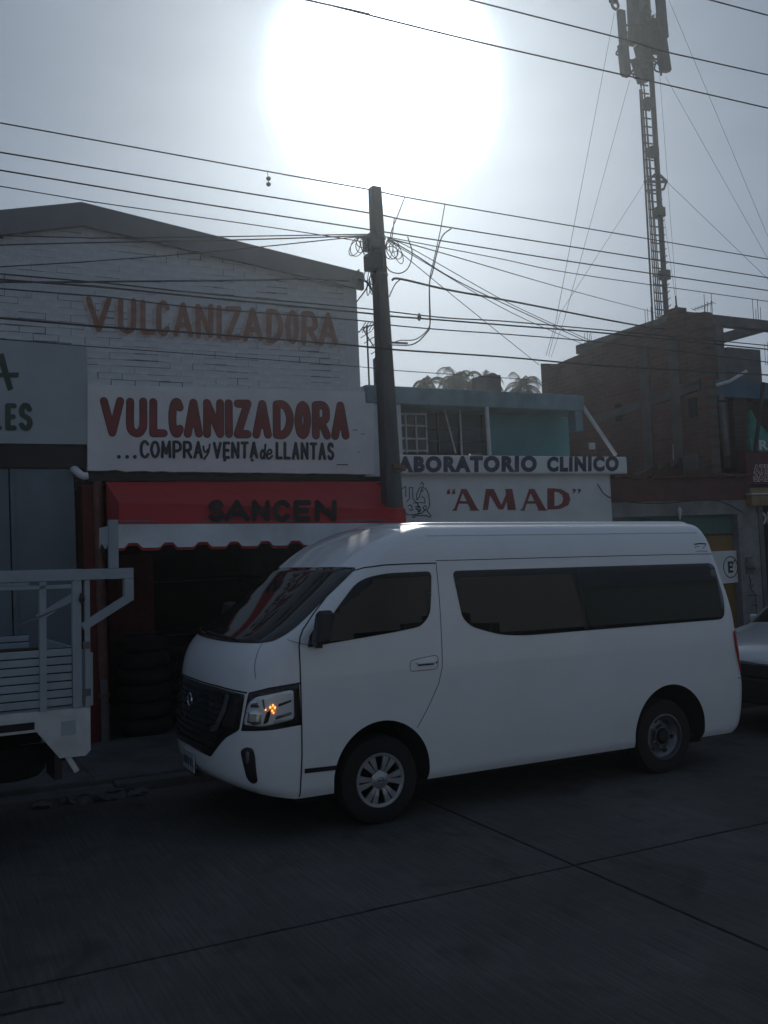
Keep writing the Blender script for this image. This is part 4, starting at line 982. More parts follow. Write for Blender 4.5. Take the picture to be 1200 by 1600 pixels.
wire('hooked loop hanging from the topmost cable right of the pole', [(695,320),(687,365),(677,410),(671,440),(671,490),(670,512),(650,530),(625,532),(611,537)], PY-.1, .006, NN, group='hanging service loops')
wire('hooked loop hanging from the second cable right of the pole', [(705,357),(692,368),(684,390),(676,425),(671,445),(672,505),(665,522),(645,538),(612,539)], PY-.05, .008, NN, group='hanging service loops')
wire('short jumper from the topmost cable down to the pole bracket', [(632,309),(622,335),(612,360),(610,372)], PY-.06, .006, NN, group='hanging service loops')
wire('short jumper from the second cable down to the pole bracket', [(616,341),(614,360),(612,374)], PY-.03, .006, NN, group='hanging service loops')
wire('wide slack loop right of the pole bracket', [(637,370),(644,395),(638,418),(625,427),(610,424),(603,415)], PY-.02, .007, NN, group='hanging service loops')
wire('curved cable from the collar down behind the pole', [(625,437),(617,445),(608,464)], PY-.02, .007, NN, group='hanging service loops')
wire('slack cable from the pole down to the brick wall corner', [(578,440),(570,455),(557,472)], [PY,PY+.4,FY], .009, NN, group='hanging service loops')
wire('black cable arching from the gutter end to the pole', [(560,437),(572,440),(582,455),(588,480)], PY+.1, .013, NN, group='hanging service loops')
wire('sagging cable below the laboratory roof edge at the low building', [(933,756),(950,776),(990,785),(1040,786),(1100,781),(1130,785),(1160,800)], FY-.08, .009, NN, group='hanging service loops')
# coils at the bracket
def coil(name, label, loops, Y):
    mb = MB()
    for cu, cv, ru, rv, rot in loops:
        P = []
        for i in range(22):
            a = 2*PI*i/22; x = ru*math.cos(a); y = rv*math.sin(a); c, s = math.cos(rot), math.sin(rot)
            P.append(at(cu+x*c-y*s, cv+x*s+y*c, Y+.05*math.sin(a*2+cu)))
        mb.tube(P, .0055, 4, closed=True)
    o = mb.build(name, M['wire'], smooth=True); tag(o, label, 'cable', 'cable coils on the pole bracket')
coil('cable_coil', 'loose thin cable coil hanging left of the pole bracket', [(558,386,10,15,.3),(564,383,8,12,.1),(570,384,6,14,-.2),(554,388,7,13,.5),(566,378,9,9,0),(573,388,5,14,.1)], PY-.05)
coil('cable_coil', 'loose thin cable coil hanging right of the pole bracket', [(612,390,8,15,-.3),(618,392,8,14,-.5),(608,388,6,16,.1),(622,396,6,17,-.35),(614,385,10,9,0),(611,395,11,10,0)], PY-.05)
coil('cable_coil', 'tangled drop wires hanging below the splice box', [(577,440,3,22,.1),(580,446,3,14,-.1),(574,430,5,9,.2),(583,435,5,10,.3)], PY-.1)
sp = thing('line_spacer', 'two small beads hanging from the topmost cable left of the sun', 'spacer', at(419,276,PY-.02))
for v in (279,288):
    c = at(419.5, v, PY-.02); MB().lathe([(0,-.028),(.022,-.015),(.027,0),(.022,.015),(0,.028)], c, 10, 'z').build('bead', M['galv'], sp)
MB().tube([at(418,268,PY-.02), at(420,290,PY-.02)], .004, 4).build('hanger', M['wire'], sp)
o = MB().lathe([(0,-.05),(.02,-.03),(.028,0),(.015,.04),(0,.06)], at(655,496,PY+.3), 8, 'z').build('cable_clamp', M['galv']); tag(o, 'small clamp hanging on the cable bundle right of the pole', 'clamp')

# ------------------------------------------------------------------ radio mast
TY = 11.0; KM = .81
mast = thing('radio_mast', 'tall guyed radio mast with panel antennas behind the brick building', 'mast', at(1038,500,TY))
def T(u, v, y=TY): return at(u, v, y)
def col(u0, v0, u1, v1, r, name, y=TY, n=8, mat=M['mast_dark']): return MB().tube([T(u0,v0,y), T(u1,v1,y)], r*KM, n).build(name, mat, mast)
col(1043,520,1008,-40,.085,'main_pole')
col(1026,520,1001,120,.02,'leg',TY+.25); col(1033,520,1005,120,.02,'leg',TY-.2); col(1021,520,1000,140,.03,'feeder_cable',TY)
col(1030,520,1003,140,.022,'feeder_cable',TY-.05); col(1036,515,1007,140,.018,'feeder_cable')
mb = MB(); v = 132
while v < 505:
    t = (v-125)/375; ul = 1000+t*25; ur = 1012+t*30
    mb.bar(T(ul,v), T(ur,v+2), .03); mb.bar(T(ul,v,TY+.25), T(ul+2,v+13,TY-.2), .015); v += 13
mb.build('lattice', M['mast_dark'], mast)
mb = MB(); v = 140
while v < 500:
    t = (v-125)/375; mb.tube([T(1014+t*31,v), T(1019+t*31,v-5)], .012, 4); v += 11
mb.build('step_pegs', M['mast_dark'], mast)
for v, u in ((162,1013),(238,1020),(332,1030),(430,1038),(500,1042)):
    c = T(u+1,v); MB().box((c.x-.14,TY-.1,c.z-.12),(c.x+.1,TY+.1,c.z+.12)).build('clamp_plate', M['mast_dark'], mast)
# guy collar
c = T(1024,288)
MB().bar(T(1007,284), T(1042,284), .06).build('guy_collar', M['mast_dark'], mast); MB().bar(T(1010,298), T(1037,296), .05).build('guy_collar', M['mast_dark'], mast)
MB().bar(T(1027,270), T(1042,284), .05).build('brace', M['mast_dark'], mast); MB().bar(T(1037,296), T(1042,282), .04).build('brace', M['mast_dark'], mast)
MB().bar(T(1026,270), T(1010,284), .05).build('brace', M['mast_dark'], mast)
# panels and radios at the top
def panel(u0, v0, u1, v1, wd, dp, y, name='antenna_panel', mat=M['mast_dark']):
    a = T(u0,v0,y); b = T(u1,v1,y); MB().bar(a, b, wd*KM, dp*KM).build(name, mat, mast, bevel=.03)
panel(970,16,978,120,.26,.18,TY-.8); panel(973,70,978,118,.34,.2,TY-.82)
panel(985,-40,990,70,.22,.3,TY-.3); panel(1028,-40,1037,60,.3,.22,TY-.5); panel(1030,45,1040,112,.36,.25,TY-.5)
panel(1000,20,1006,112,.26,.3,TY-.1,'radio_unit'); panel(1005,-30,1011,60,.28,.3,TY+.2,'radio_unit'); panel(1019,30,1026,84,.30,.25,TY-.3,'radio_unit'); panel(988,46,991,68,.30,.25,TY-.2,'radio_unit'); panel(990,-20,992,20,.26,.2,TY-.2,'radio_unit'); panel(1001,70,1009,100,.46,.3,TY,'radio_unit')
panel(997,90,1008,128,.42,.35,TY,'radio_unit'); panel(956,-30,959,4,.26,.2,TY-1,'antenna_panel')
c_ = T(961,8,TY-1); 
MB().tube([(c_.x+.1*math.cos(a*PI/6),TY-1,c_.z+.1*math.sin(a*PI/6)) for a in range(12)], .035, 5, closed=True).build('cable_loop', M['mast_dark'], mast)
for i, (u, v, r) in enumerate([(987,105,.13),(993,112,.11),(1030,105,.16),(1040,103,.17),(1042,106,.13),(1012,16,.14),(996,117,.13),(1021,96,.1),(1034,96,.14),(1014,30,.13),(968,82,.09),(976,112,.1),(990,30,.1),(1021,30,.09)]):
    c_ = T(u, v, TY-.4); MB().tube([(c_.x+KM*r*math.cos(a*PI/7),TY-.4+.05*math.sin(a),c_.z+KM*r*1.15*math.sin(a*PI/7)) for a in range(14)], .022, 5, closed=True).build('cable_loop', M['mast_dark'], mast)
for u0, v0, u1, v1 in ((985,20,978,120),(1026,20,1033,118),(970,40,1035,36),(972,95,1040,92),(983,-20,1030,-20)):
    MB().tube([T(u0,v0,TY-.45), T(u1,v1,TY-.45)], .03, 5).build('mount_pipe', M['mast_dark'], mast)
# guy wires
for a, b, ya, yb in [((1008,284),(875,490),TY,8),((1042,284),(1230,465),TY,9.5),((960,20),(868,505),TY,8),((984,125),(882,498),TY,8.2),((1040,120),(1200,405),TY,10.5),((1045,0),(1200,370),TY,10.5),((1031,120),(1058,480),TY,TY),((1032,300),(1057,478),TY,TY-.5),((875,490),(857,556),8,8.0),((868,505),(853,556),8,8),((882,498),(861,558),8.2,8.05)]:
    MB().tube([at(*a, ya), at(*b, yb)], .0055 if ya > 10 else .005, 4).build('guy_wire', M['mast_dark'], mast)
tn = thing('turnbuckle', 'stack of insulators on the stepped brick top beside the mast', 'anchor', at(1057,486,6))
MB().lathe([(.0,0),(.03,.01),(.02,.04),(.035,.06),(.02,.08),(.03,.11),(.012,.14),(.012,.3),(0,.3)], at(1057,488,6), 8, 'z').build('insulators', M['mast_dark'], tn)

# ------------------------------------------------------------------ palms far behind the roofs
def palm(u, v, Y, size, label, seed):
    rnd = random.Random(seed); c = at(u, v, Y); t = thing('palm_tree', label, 'palm', (c.x, Y, -1), group='palms behind the laboratory roof')
    MB().tube(spline([(c.x+.4,Y,-1),(c.x+.2,Y,c.z*.5),(c.x,Y,c.z-.2)],6), .28, 9, .2).build('trunk', M['trunk'], t, smooth=True)
    mb = MB()
    for k in range(34):
        az = rnd.uniform(0, 2*PI); el = rnd.uniform(-.5, 1.35); ln = size*rnd.uniform(.75,1.15)
        p = Vector((c.x, Y, c.z)); d = Vector((math.cos(az)*math.cos(el), math.sin(az)*math.cos(el), math.sin(el))); P = [p.copy()]
        for i in range(9):
            d = (d+Vector((0,0,-.19-.03*i))).normalized(); p = p+d*ln/9; P.append(p.copy())
        mb.tube(P, .016, 3, .005)
        for i in range(2, 10):
            s = (P[i]-P[i-1]).normalized(); sd = s.cross(Vector((0,0,1))).normalized()
            for sg in (-1, 1):
                for q in range(3):
                    b = P[i-1].lerp(P[i], q*.33); L_ = size*.30*rnd.uniform(.6,1.2)
                    e = b+sd*sg*L_*.7+s*L_*.5+Vector((0,0,-L_*.55)); wv = s*.013
                    mb.add([b-wv, b+wv, e], [(0,1,2)])
    mb.build('crown', M['frond'], t)
palm(712,592,20,1.0,'palm crown with drooping fronds, tallest one behind the teal roof',1)
palm(757,596,20,.92,'palm crown just right of the tallest one behind the teal roof',2)
palm(668,602,20,.8,'palm crown just left of the tallest one behind the teal roof',3)
palm(816,604,20,.95,'palm crown beside the brick wall corner',4)
palm(735,606,20,.65,'low palm crown in the gap between the two tallest ones',5)
bx = at(752,605,9); o = MB().box((bx.x-.15,8.6,zs1-.1),(bx.x+.2,9.1,bx.z+.18)).build('roof_tank_box', M['concrete']); tag(o, 'low concrete block on the back of the teal roof', 'block')

# ------------------------------------------------------------------ van
ZT=[.285,.335,.41,.55,.75,.90,1.10,1.25,1.36,1.43,1.50,1.60,1.70,1.80,1.90,1.96,2.05,2.12,2.18,2.22,2.26,2.285]
XF=[.0,-.07,-.11,-.13,-.12,-.105,-.08,-.045,.02,.10,.215,.36,.49,.62,.745,.82,.945,1.05,1.17,1.27,1.38,1.50]
XC=[.46,.46,.46,.46,.46,.46,.46,.47,.50,.54,.61,.74,.86,.99,1.12,1.19,1.30,1.40,1.50,1.58,1.68,1.80]
WT=[.895,.918,.926,.938,.943,.941,.937,.932,.924,.918,.912,.902,.890,.878,.865,.857,.838,.812,.780,.745,.690,.620]
XR=[4.96,5.0,5.03,5.05,5.06,5.04,5.02,5.01,5.0,4.99,4.975,4.95,4.92,4.89,4.86,4.84,4.825,4.815,4.80,4.795,4.785,4.75]
NF=2.8
def lin(T,z):
    if z<=ZT[0]: return T[0]
    if z>=ZT[-1]: return T[-1]
    for i in range(len(ZT)-1):
        if z<=ZT[i+1]:
            t=(z-ZT[i])/(ZT[i+1]-ZT[i])
            h=ZT[i+1]-ZT[i]
            def m(j):
                a=max(j-1,0); b=min(j+1,len(ZT)-1); return (T[b]-T[a])/(ZT[b]-ZT[a])
            m0=m(i)*h; m1=m(i+1)*h
            return (2*t**3-3*t*t+1)*T[i]+(t**3-2*t*t+t)*m0+(-2*t**3+3*t*t)*T[i+1]+(t**3-t*t)*m1
def frontP(q,z):
    xf=lin(XF,z); xc=lin(XC,z); W=lin(WT,z); a=q*math.pi/2; e=2/NF
    return (xc-(xc-xf)*max(math.cos(a),0)**e, .94-W*max(math.sin(a),0)**e, z)
def sideP(x,z):
    W=lin(WT,z); xc=lin(XC,z); xr=lin(XR,z)
    if x<xc:
        r=min((xc-x)/(xc-lin(XF,z)),1); return (x,.94-W*(1-r**NF)**(1/NF),z)
    if x>xr-.16:
        r=min((x-xr+.16)/.16,1); return (x,.94-W*(1-r**3.5)**(1/3.5)*1,z)
    return (x,.94-W,z)

van = thing('white_van', 'white high roof passenger van parked at the kerb with tinted windows', 'van', (0,0,0), rot=SR)
def ringpts(z, shrink=1.0, zz=None):
    R = []
    NQ = 22
    half = []
    for i in range(NQ+1): half.append(frontP(i/NQ, z))
    x0 = lin(XC, z); x1 = lin(XR, z)-.16
    for i in range(1, 60): x = x0+(x1-x0)*i/60; half.append((x, .94-lin(WT, z), z))
    for i in range(0, 9):
        a = i/8*PI/2; W = lin(WT, z); half.append((x1+.16*math.sin(a)**(2/3.5), .94-W*math.cos(a)**(2/3.5) if i < 8 else .94, z))
    far = [(x, 1.88-y, z) for x, y, z in half[-2:0:-1]]
    return half+far
zs = []
for i in range(len(ZT)-1):
    k = 3 if ZT[i+1]-ZT[i] > .055 else 2
    for j in range(k): zs.append(ZT[i]+(ZT[i+1]-ZT[i])*j/k)
zs.append(ZT[-1])
mb = MB(); n = len(ringpts(1.0))
def lift(p):
    if p.z < .47: p.z += .10*max(0, min(1, 1-(p.x+.12)/.52))*(.47-p.z)/.18
    return p
for z in zs: mb.v += [lift(Vector(p)) for p in ringpts(z)]
top = ringpts(ZT[-1]); cx = 3.1
for k, sh in enumerate((.985,.95,.86,.7,.45,.15)):
    zc_ = ZT[-1]+.018+.02*(1-sh**2)
    if k == 0: zc_ = ZT[-1]+.010
    for p in top: mb.v.append(Vector((cx+(p[0]-cx)*(1-(1-sh)*.55) if sh > .8 else cx+(p[0]-cx)*(1-.14*.55)*(sh/.86)**.6, .94+(p[1]-.94)*sh, zc_)))
nl = len(zs)+6
for l in range(nl-1):
    for i in range(n): mb.f.append((l*n+i, l*n+(i+1) % n, (l+1)*n+(i+1) % n, (l+1)*n+i))
mb.f.append(tuple(range(n-1, -1, -1))); mb.f.append(tuple((nl-1)*n+i for i in range(n)))
body = mb.build('body', M['van_white'], van, smooth=True)
body.data.materials.append(M['arch_black'])
AX = [(1.10, .375, .41), (4.045, .385, .425)]
cut = MB()
for x, z, r in AX:
    for y0, y1 in ((-.1,.42),(1.46,2.0)):
        cut.lathe([(0,0),(r,0),(r,y1-y0),(0,y1-y0)], (x,y0,z), 56, 'y')
cm = bpy.data.meshes.new('cut'); cm.from_pydata(cut.v, [], cut.f); bmm = bmesh.new(); bmm.from_mesh(cm); bmesh.ops.remove_doubles(bmm, verts=bmm.verts, dist=1e-5); bmesh.ops.recalc_face_normals(bmm, faces=bmm.faces); bmm.to_mesh(cm); bmm.free()
co = bpy.data.objects.new('cut', cm); COL.objects.link(co); co.parent = van
md = body.modifiers.new('b', 'BOOLEAN'); md.operation = 'DIFFERENCE'; md.object = co; md.solver = 'EXACT'
bpy.context.view_layer.update()
nm = bpy.data.meshes.new_from_object(body.evaluated_get(bpy.context.evaluated_depsgraph_get()))
body.modifiers.clear(); body.data = nm; bpy.data.objects.remove(co)
for p in nm.polygons:
    c = p.center
    for x, z, r in AX:
        if math.hypot(c.x-x, c.z-z) < r*1.002 and (.035 < c.y < 1.845): p.material_index = 1
    if p.normal.z < -.98 and c.z < .5: p.material_index = 1
def S_side(s, z): return Vector(sideP(s, z))
def S_front(q, z):
    p = frontP(abs(q), z)
    return Vector(p) if q >= 0 else Vector((p[0], 1.88-p[1], p[2]))
def snorm(S, s, z, ref):
    e = .004; a = S(s+e, z)-S(s-e, z); b = S(s, min(z+e, 2.28))-S(s, z-e); n = a.cross(b)
    if n.length < 1e-9: return Vector(ref)
    n.normalize(); 
    if n.dot(Vector(ref)) < 0: n = -n
    return n
def rnd(poly, r, k=5):
    out = []
    n = len(poly)
    for i in range(n):
        a = Vector(poly[i-1]); b = Vector(poly[i][:2]); c = Vector(poly[(i+1) % n][:2]); a = Vector(poly[i-1][:2])
        rr = poly[i][2] if len(poly[i]) > 2 else r
        d1 = (a-b); d2 = (c-b); l = min(rr, d1.length*.45, d2.length*.45)
        p = b+d1.normalized()*l; q = b+d2.normalized()*l
        for j in range(k+1):
            t = j/k; out.append(tuple((1-t)**2*p+2*t*(1-t)*b+t*t*q))
    return out
def patch(name, poly, S, mat, par=None, off=.004, ref=(-.3,-1,.1), step=.06, inner=.006, mirror=False):
    par = par or van
    n = len(poly); dense = []
    for i in range(n):
        a = Vector(poly[i]); b = Vector(poly[(i+1) % n]); k = max(1, int((b-a).length/step))
        for j in range(k): dense.append(a.lerp(b, j/k))
    m_ = len(dense); x0 = min(p.x for p in dense); x1 = max(p.x for p in dense); z0 = min(p.y for p in dense); z1 = max(p.y for p in dense)
    pts = list(dense); i = x0+step/2
    while i < x1:
        j = z0+step/2
        while j < z1: pts.append(Vector((i, j))); j += step
        i += step
    r = delaunay_2d_cdt(pts, [(i, (i+1) % m_) for i in range(m_)], [], 1, 1e-5)
    V2, F = r[0], r[2]
    used = sorted({i for f in F for i in f}); rm = {o_: k_ for k_, o_ in enumerate(used)}; V2 = [V2[i] for i in used]; F = [[rm[i] for i in f] for f in F]
    V = []
    for p in V2:
        q = S(p.x, p.y); V.append(q+snorm(S, p.x, p.y, ref)*off)
    # skirt
    cnt = {}
    for f in F:
        for a, b in zip(f, f[1:]+f[:1]): cnt[(a, b)] = cnt.get((a, b), 0)+1
    nb = len(V); back = {}
    sk = []
    for (a, b) in cnt:
        if (b, a) not in cnt:
            for x in (a, b):
                if x not in back: back[x] = len(V); p = V2[x]; V.append(S(p.x, p.y)-snorm(S, p.x, p.y, ref)*inner)
            sk.append((b, a, back[a], back[b]))
    if mirror: V = [Vector((v.x, 1.88-v.y, v.z)) for v in V]
    me = bpy.data.meshes.new(name); me.from_pydata(V, [], [tuple(f) for f in F]+sk); me.update()
    # face normals outward
    rf = Vector(ref)
    if mirror: rf = Vector((rf.x, -rf.y, rf.z))
    s = sum((p.normal.dot(rf) for p in me.polygons if p.index < len(F)))
    if s < 0: me.flip_normals()
    me.polygons.foreach_set('use_smooth', [i < len(F) for i in range(len(me.polygons))]); me.materials.append(mat)
    o = bpy.data.objects.new(name, me); COL.objects.link(o); o.parent = par; return o
def ribbon(name, pts, S, mat, w=.006, off=.0022, ref=(-.3,-1,.1), par=None, mirror=False, step=.03):
    P = []
    for a, b in zip(pts, pts[1:]):
        a = Vector(a); b = Vector(b); k = max(1, int((b-a).length/step)); P += [a.lerp(b, j/k) for j in range(k)]
    P.append(Vector(pts[-1])); mb = MB()
    Q = [S(p.x, p.y)+snorm(S, p.x, p.y, ref)*off for p in P]; NRM = [snorm(S, p.x, p.y, ref) for p in P]
    for i, q in enumerate(Q):
        d = (Q[min(i+1, len(Q)-1)]-Q[max(i-1, 0)]).normalized(); sd = d.cross(NRM[i]).normalized()*w/2
        for v in (q-sd, q+sd):
            mb.v.append(Vector((v.x, 1.88-v.y, v.z)) if mirror else v)
    for i in range(len(Q)-1): mb.f.append((2*i, 2*i+1, 2*i+3, 2*i+2))
    return mb.build(name, mat, par or van)
SD = (-.2,-1,.1); FD = (-1,-.35,.25)
for mir in (False, True):
    patch('front_door_window', rnd([(.60,1.385,.02),(.605,1.47,.05),(.76,1.655,.1),(.955,1.855,.18),(1.18,1.898,.1),(1.605,1.903,.05),(1.58,1.70,.05),(1.555,1.56,.10),(1.47,1.475,.12),(1.25,1.445,.2)], .1), S_side, M['glass'], ref=SD, step=.05, mirror=mir)
    patch('rear_side_window', rnd([(1.80,1.90,.05),(1.855,1.52,.1),(1.94,1.445,.12),(2.20,1.366,.2),(2.46,1.345,.2),(4.78,1.362,.12),(4.80,1.54,.1),(4.725,1.895,.07)], .08), S_side, M['glass'], ref=SD, step=.09, mirror=mir)
    patch('mirror_base', rnd([(.50,1.375),(.52,1.46),(.60,1.555),(.62,1.39)], .01), S_side, M['black'], ref=SD, off=.008, mirror=mir)
    patch('headlamp_surround', [(.545,.795),(.57,.935),(.592,1.055),(.773,1.092),(.985,1.117),(.99,.822),(.806,.803)], S_front, M['gloss_black'], ref=FD, off=.003, step=.04, mirror=mir)
    hl_ = patch('headlamp', rnd([(.565,.84),(.595,.99),(.665,1.038),(.955,1.082),(.957,.868),(.73,.828)], .03), S_front, M['lamp_house'], ref=FD, off=.006, step=.03, mirror=mir)
    patch('fog_recess', rnd([(.545,.655),(.595,.685),(.655,.675),(.676,.62),(.69,.435),(.645,.418),(.60,.455),(.572,.57)], .03), S_front, M['black'], ref=FD, off=.004, step=.03, mirror=mir)
    patch('tail_lamp', rnd([(4.885,1.245),(4.995,1.24),(5.015,1.08),(5.035,.85),(4.955,.84),(4.90,1.08)], .02), S_side, M['red_lamp'], ref=(.5,-1,0), off=.014, step=.03, mirror=mir)
    # panel gaps
    ribbon('window_divider', [(3.10,1.365),(3.08,1.89)], S_side, M['black'], .010, off=.0052, ref=SD, mirror=mir)
    gaps = [('door_gap',[(.42,.30),(.432,.6),(.434,1.0),(.434,1.386),(.447,1.45),(.478,1.505),(.58,1.615),(.75,1.78),(.915,1.915),(1.02,1.945),(1.185,1.962),(1.40,1.966),(1.655,1.966)],.010),
            ('door_gap',[(1.655,1.966),(1.655,1.70),(1.648,1.40),(1.64,1.15),(1.60,1.02),(1.50,.85),(1.395,.70)],.005),
            ('roof_gutter',[(1.655,1.985),(2.5,1.986),(3.5,1.986),(4.5,1.984),(4.80,1.98)],.006),
            ('bumper_gap',[(4.90,.80),(5.03,.792)],.006)]
    for nm_, pts, ww in gaps: ribbon(nm_, pts, S_side, M['gap'], ww, ref=SD, mirror=mir)
    ribbon('lower_trim', [(.452,.487),(.705,.480)], S_side, M['gap'], .034, off=.004, ref=SD, mirror=mir)
    ribbon('pillar_vent', [(.74,1.845),(.80,1.905)], lambda s, z: Vector(sideP(s, z)), M['gap'], .016, off=.006, ref=(-.6,-1,.3), mirror=mir)
    tb_ = MB(); P = [S_side(x, 2.19)+Vector((0,-.002 if True else 0,0)) for x in [1.62+.1*i for i in range(31)]]
    if mir: P = [Vector((p.x,1.88-p.y,p.z)) for p in P]
    tb_.tube(P, .007, 6).build('roof_crease', M['van_white'], van, smooth=True)
    ribbon('hood_gap', [(.576,1.408),(.60,1.33),(.62,1.25),(.65,1.17)], S_front, M['gap'], .0035, ref=FD, mirror=mir)
    ribbon('hood_edge', [(.595,1.062),(.773,1.098),(.99,1.122)], S_front, M['gap'], .012, ref=FD, mirror=mir)
    ribbon('pillar_gap', [(.80,1.438),(.93,1.41),(.995,1.395)], S_front, M['gap'], .0035, ref=FD, mirror=mir)
    # headlamp inner pieces
    for nm_, pl_, mt_n, of in [('lamp_bowl',[(.60,.86),(.61,.93),(.66,.945),(.72,.925),(.72,.85),(.66,.84)],M['chrome'],.012),
                          ('lamp_shade',[(.62,.965),(.63,.99),(.68,1.0),(.70,.965)],M['wheel_dull'],.010),
                          ('lamp_shade',[(.735,.845),(.76,.93),(.80,.95),(.775,.86)],M['gloss_black'],.011),
                          ('lamp_fin',[(.85,.985),(.94,1.01),(.94,.995),(.85,.965)],M['black'],.010),
                          ('lamp_fin',[(.83,.90),(.94,.925),(.94,.905),(.83,.875)],M['wheel_dull'],.010),
                          ('lamp_fin',[(.72,1.02),(.74,.95),(.75,.95),(.735,1.025)],M['wheel_dull'],.010),
                          ('indicator',[(.785,.955),(.80,.985),(.835,.975),(.83,.925),(.80,.915)],M['amber'],.011)]:  # last piece glows to imitate an orange sun reflection
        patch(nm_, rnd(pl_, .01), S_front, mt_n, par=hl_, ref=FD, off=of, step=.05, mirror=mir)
    for qx, zx, rr in ((.79,.965,.006),(.81,.978,.006),(.825,.962,.007),(.805,.94,.006),(.815,.925,.005),(.752,.948,.004)):  # small glowing dots standing for sun glints on the lens
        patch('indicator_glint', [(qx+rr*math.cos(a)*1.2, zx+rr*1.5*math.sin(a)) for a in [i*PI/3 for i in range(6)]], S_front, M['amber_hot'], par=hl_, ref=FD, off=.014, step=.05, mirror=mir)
    # fog lamp
    patch('fog_lamp', rnd([(.585,.60),(.60,.655),(.625,.65),(.63,.58),(.605,.555)], .02), S_front, M['wheel_dull'], ref=FD, off=.008, step=.04, mirror=mir)
patch('windscreen', rnd([(-.56,1.413,.08),(0,1.398,.2),(.56,1.413,.2),(.685,1.432,.08),(.745,1.50,.1),(.728,1.69,.2),(.722,1.945,.02),(.50,1.952,.1),(-.50,1.952,.1),(-.722,1.945,.02),(-.728,1.69,.2),(-.745,1.50,.1),(-.685,1.432,.08)], .03), S_front, M['wind_glass'], ref=FD, off=.005, step=.06)
# grille
patch('grille_recess', rnd([(-.56,1.055),(-.27,1.083),(0,1.086),(.27,1.083),(.56,1.055),(.545,.94),(.525,.80),(.40,.735),(.35,.69),(.268,.60),(.24,.572),(0,.585),(-.24,.572),(-.268,.60),(-.35,.69),(-.40,.735),(-.525,.80),(-.545,.94)], .02), S_front, M['gloss_black'], ref=FD, off=.003, step=.05)
for i in range(5):
    z = .83+i*.048; ribbon('grille_bar', [(-.34+.0*i,z),(0,z+.004),(.34,z)], S_front, M['black'], .014, off=.012, ref=FD)
for i in range(3):
    z = .635+i*.05; ribbon('grille_bar', [(-.24-.04*i,z),(0,z+.004),(.24+.04*i,z)], S_front, M['black'], .016, off=.012, ref=FD)
for mir in (False, True):
    ribbon('grille_blade', [(.40,1.045),(.37,.93),(.30,.80),(.24,.775)], S_front, M['wheel_dull'], .045, off=.012, ref=FD, mirror=mir)
    ribbon('chrome_strip', [(.022+.0,1.045),(.022,1.046)], S_front, M['chrome'], .004, ref=FD, mirror=mir) if False else None
ribbon('chrome_strip', [(-.05,1.05),(-.045,.93),(-.03,.82),(-.01,.79)], S_front, M['chrome'], .010, off=.03, ref=FD)
ribbon('grille_frame', [(-.3,1.045),(-.26,.88),(-.2,.79),(0,.775),(.2,.79)], S_front, M['gloss_black'], .02, off=.016, ref=FD)
ribbon('hood_edge', [(-.58,1.066),(-.27,1.092),(0,1.095),(.27,1.092),(.58,1.066)], S_front, M['gap'], .012, ref=FD)
P = []
for i in range(28):
    a = 2*PI*i/28; P.append((lin(XF,.94)-.022, .94+.058*math.cos(a), .94+.052*math.sin(a)))
em = MB().tube(P, .007, 6, closed=True).build('emblem_ring', M['chrome'], van)
MB().box((lin(XF,.94)-.03,.94-.062,.93),(lin(XF,.94)-.018,.94+.062,.95)).build('emblem_bar', M['chrome'], van)
pw = lin(XF,.47)
pltt = MB().box((pw-.02,.79,.395),(pw-.008,1.09,.545)).build('number_plate', M['plate'], van, bevel=.003)
for i, y in enumerate((.83,.87,.93,.97,1.01,1.05)): MB().box((pw-.023,y-.012,.44),(pw-.0205,y+.012 if i % 2 else y+.004,.50)).build('plate_mark', M['navy'], pltt)
MB().box((pw-.012,.78,.378),(pw+.05,1.10,.392)).build('plate_bracket', M['black'], van)
# wipers
for y0, y1, in ((.55,1.15),(1.15,1.62)):
    P = []
    for i in range(9):
        y = y0+(y1-y0)*i/8; q = (2/PI)*math.asin(min(1, (abs(.94-y)/.91))**(NF/2)) * (1 if y < .94 else -1); P.append(S_front(q, 1.425+.012*i/8)+Vector((-.018,0,.012)))
    MB().tube(P, .008, 5).build('wiper', M['black'], van)
# mirrors
for mir in (False, True):
    Y = lambda y: 1.88-y if mir else y
    mm = MB().add([(.475,Y(-.20),1.405),(.60,Y(-.21),1.415),(.615,Y(-.03),1.40),(.50,Y(-.03),1.385),(.515,Y(-.19),1.645),(.625,Y(-.20),1.65),(.635,Y(-.04),1.645),(.545,Y(-.04),1.64)],[(0,3,2,1),(4,5,6,7),(0,1,5,4),(1,2,6,5),(2,3,7,6),(3,0,4,7)])
    mm.build('side_mirror', M['black'], van, bevel=.022)
    MB().bar((.56,Y(-.06),1.40),(.60,Y(.05),1.40),.06,.05).build('mirror_arm', M['black'], van)
    # door handle
    hx = MB(); 
    P = rnd([(1.345,1.135),(1.355,1.215),(1.40,1.225),(1.585,1.245),(1.605,1.22),(1.60,1.15),(1.56,1.135)], .03)
    ribbon('handle_edge', P+[P[0]], S_side, M['gap'], .004, ref=SD, mirror=mir)
    MB().box((1.41,Y(.000-.022),1.185),(1.575,Y(.004),1.205)).build('door_handle', M['van_white'], van, bevel=.006)
    MB().box((1.42,Y(-.002),1.172),(1.56,Y(.004),1.183)).build('handle_shadow_gap', M['gap'], van)
    MB().lathe([(0,-.004),(.010,-.004),(.010,.004)], (1.582,Y(.0),1.19), 10, 'y').build('lock', M['gap'], van)
# small badge on the roof side
bd = [((4.52,2.075),(4.60,2.083)),((4.60,2.083),(4.68,2.078)),((4.53,2.06),(4.53,2.035)),((4.54,2.056),(4.58,2.056)),((4.68,2.074),(4.62,2.035)),((4.53,2.012),(4.67,2.008))]
for i, (a, b) in enumerate(bd): ribbon('badge', [a, b], S_side, M['ink'], .012 if i < 2 else .005, off=.003, ref=SD)
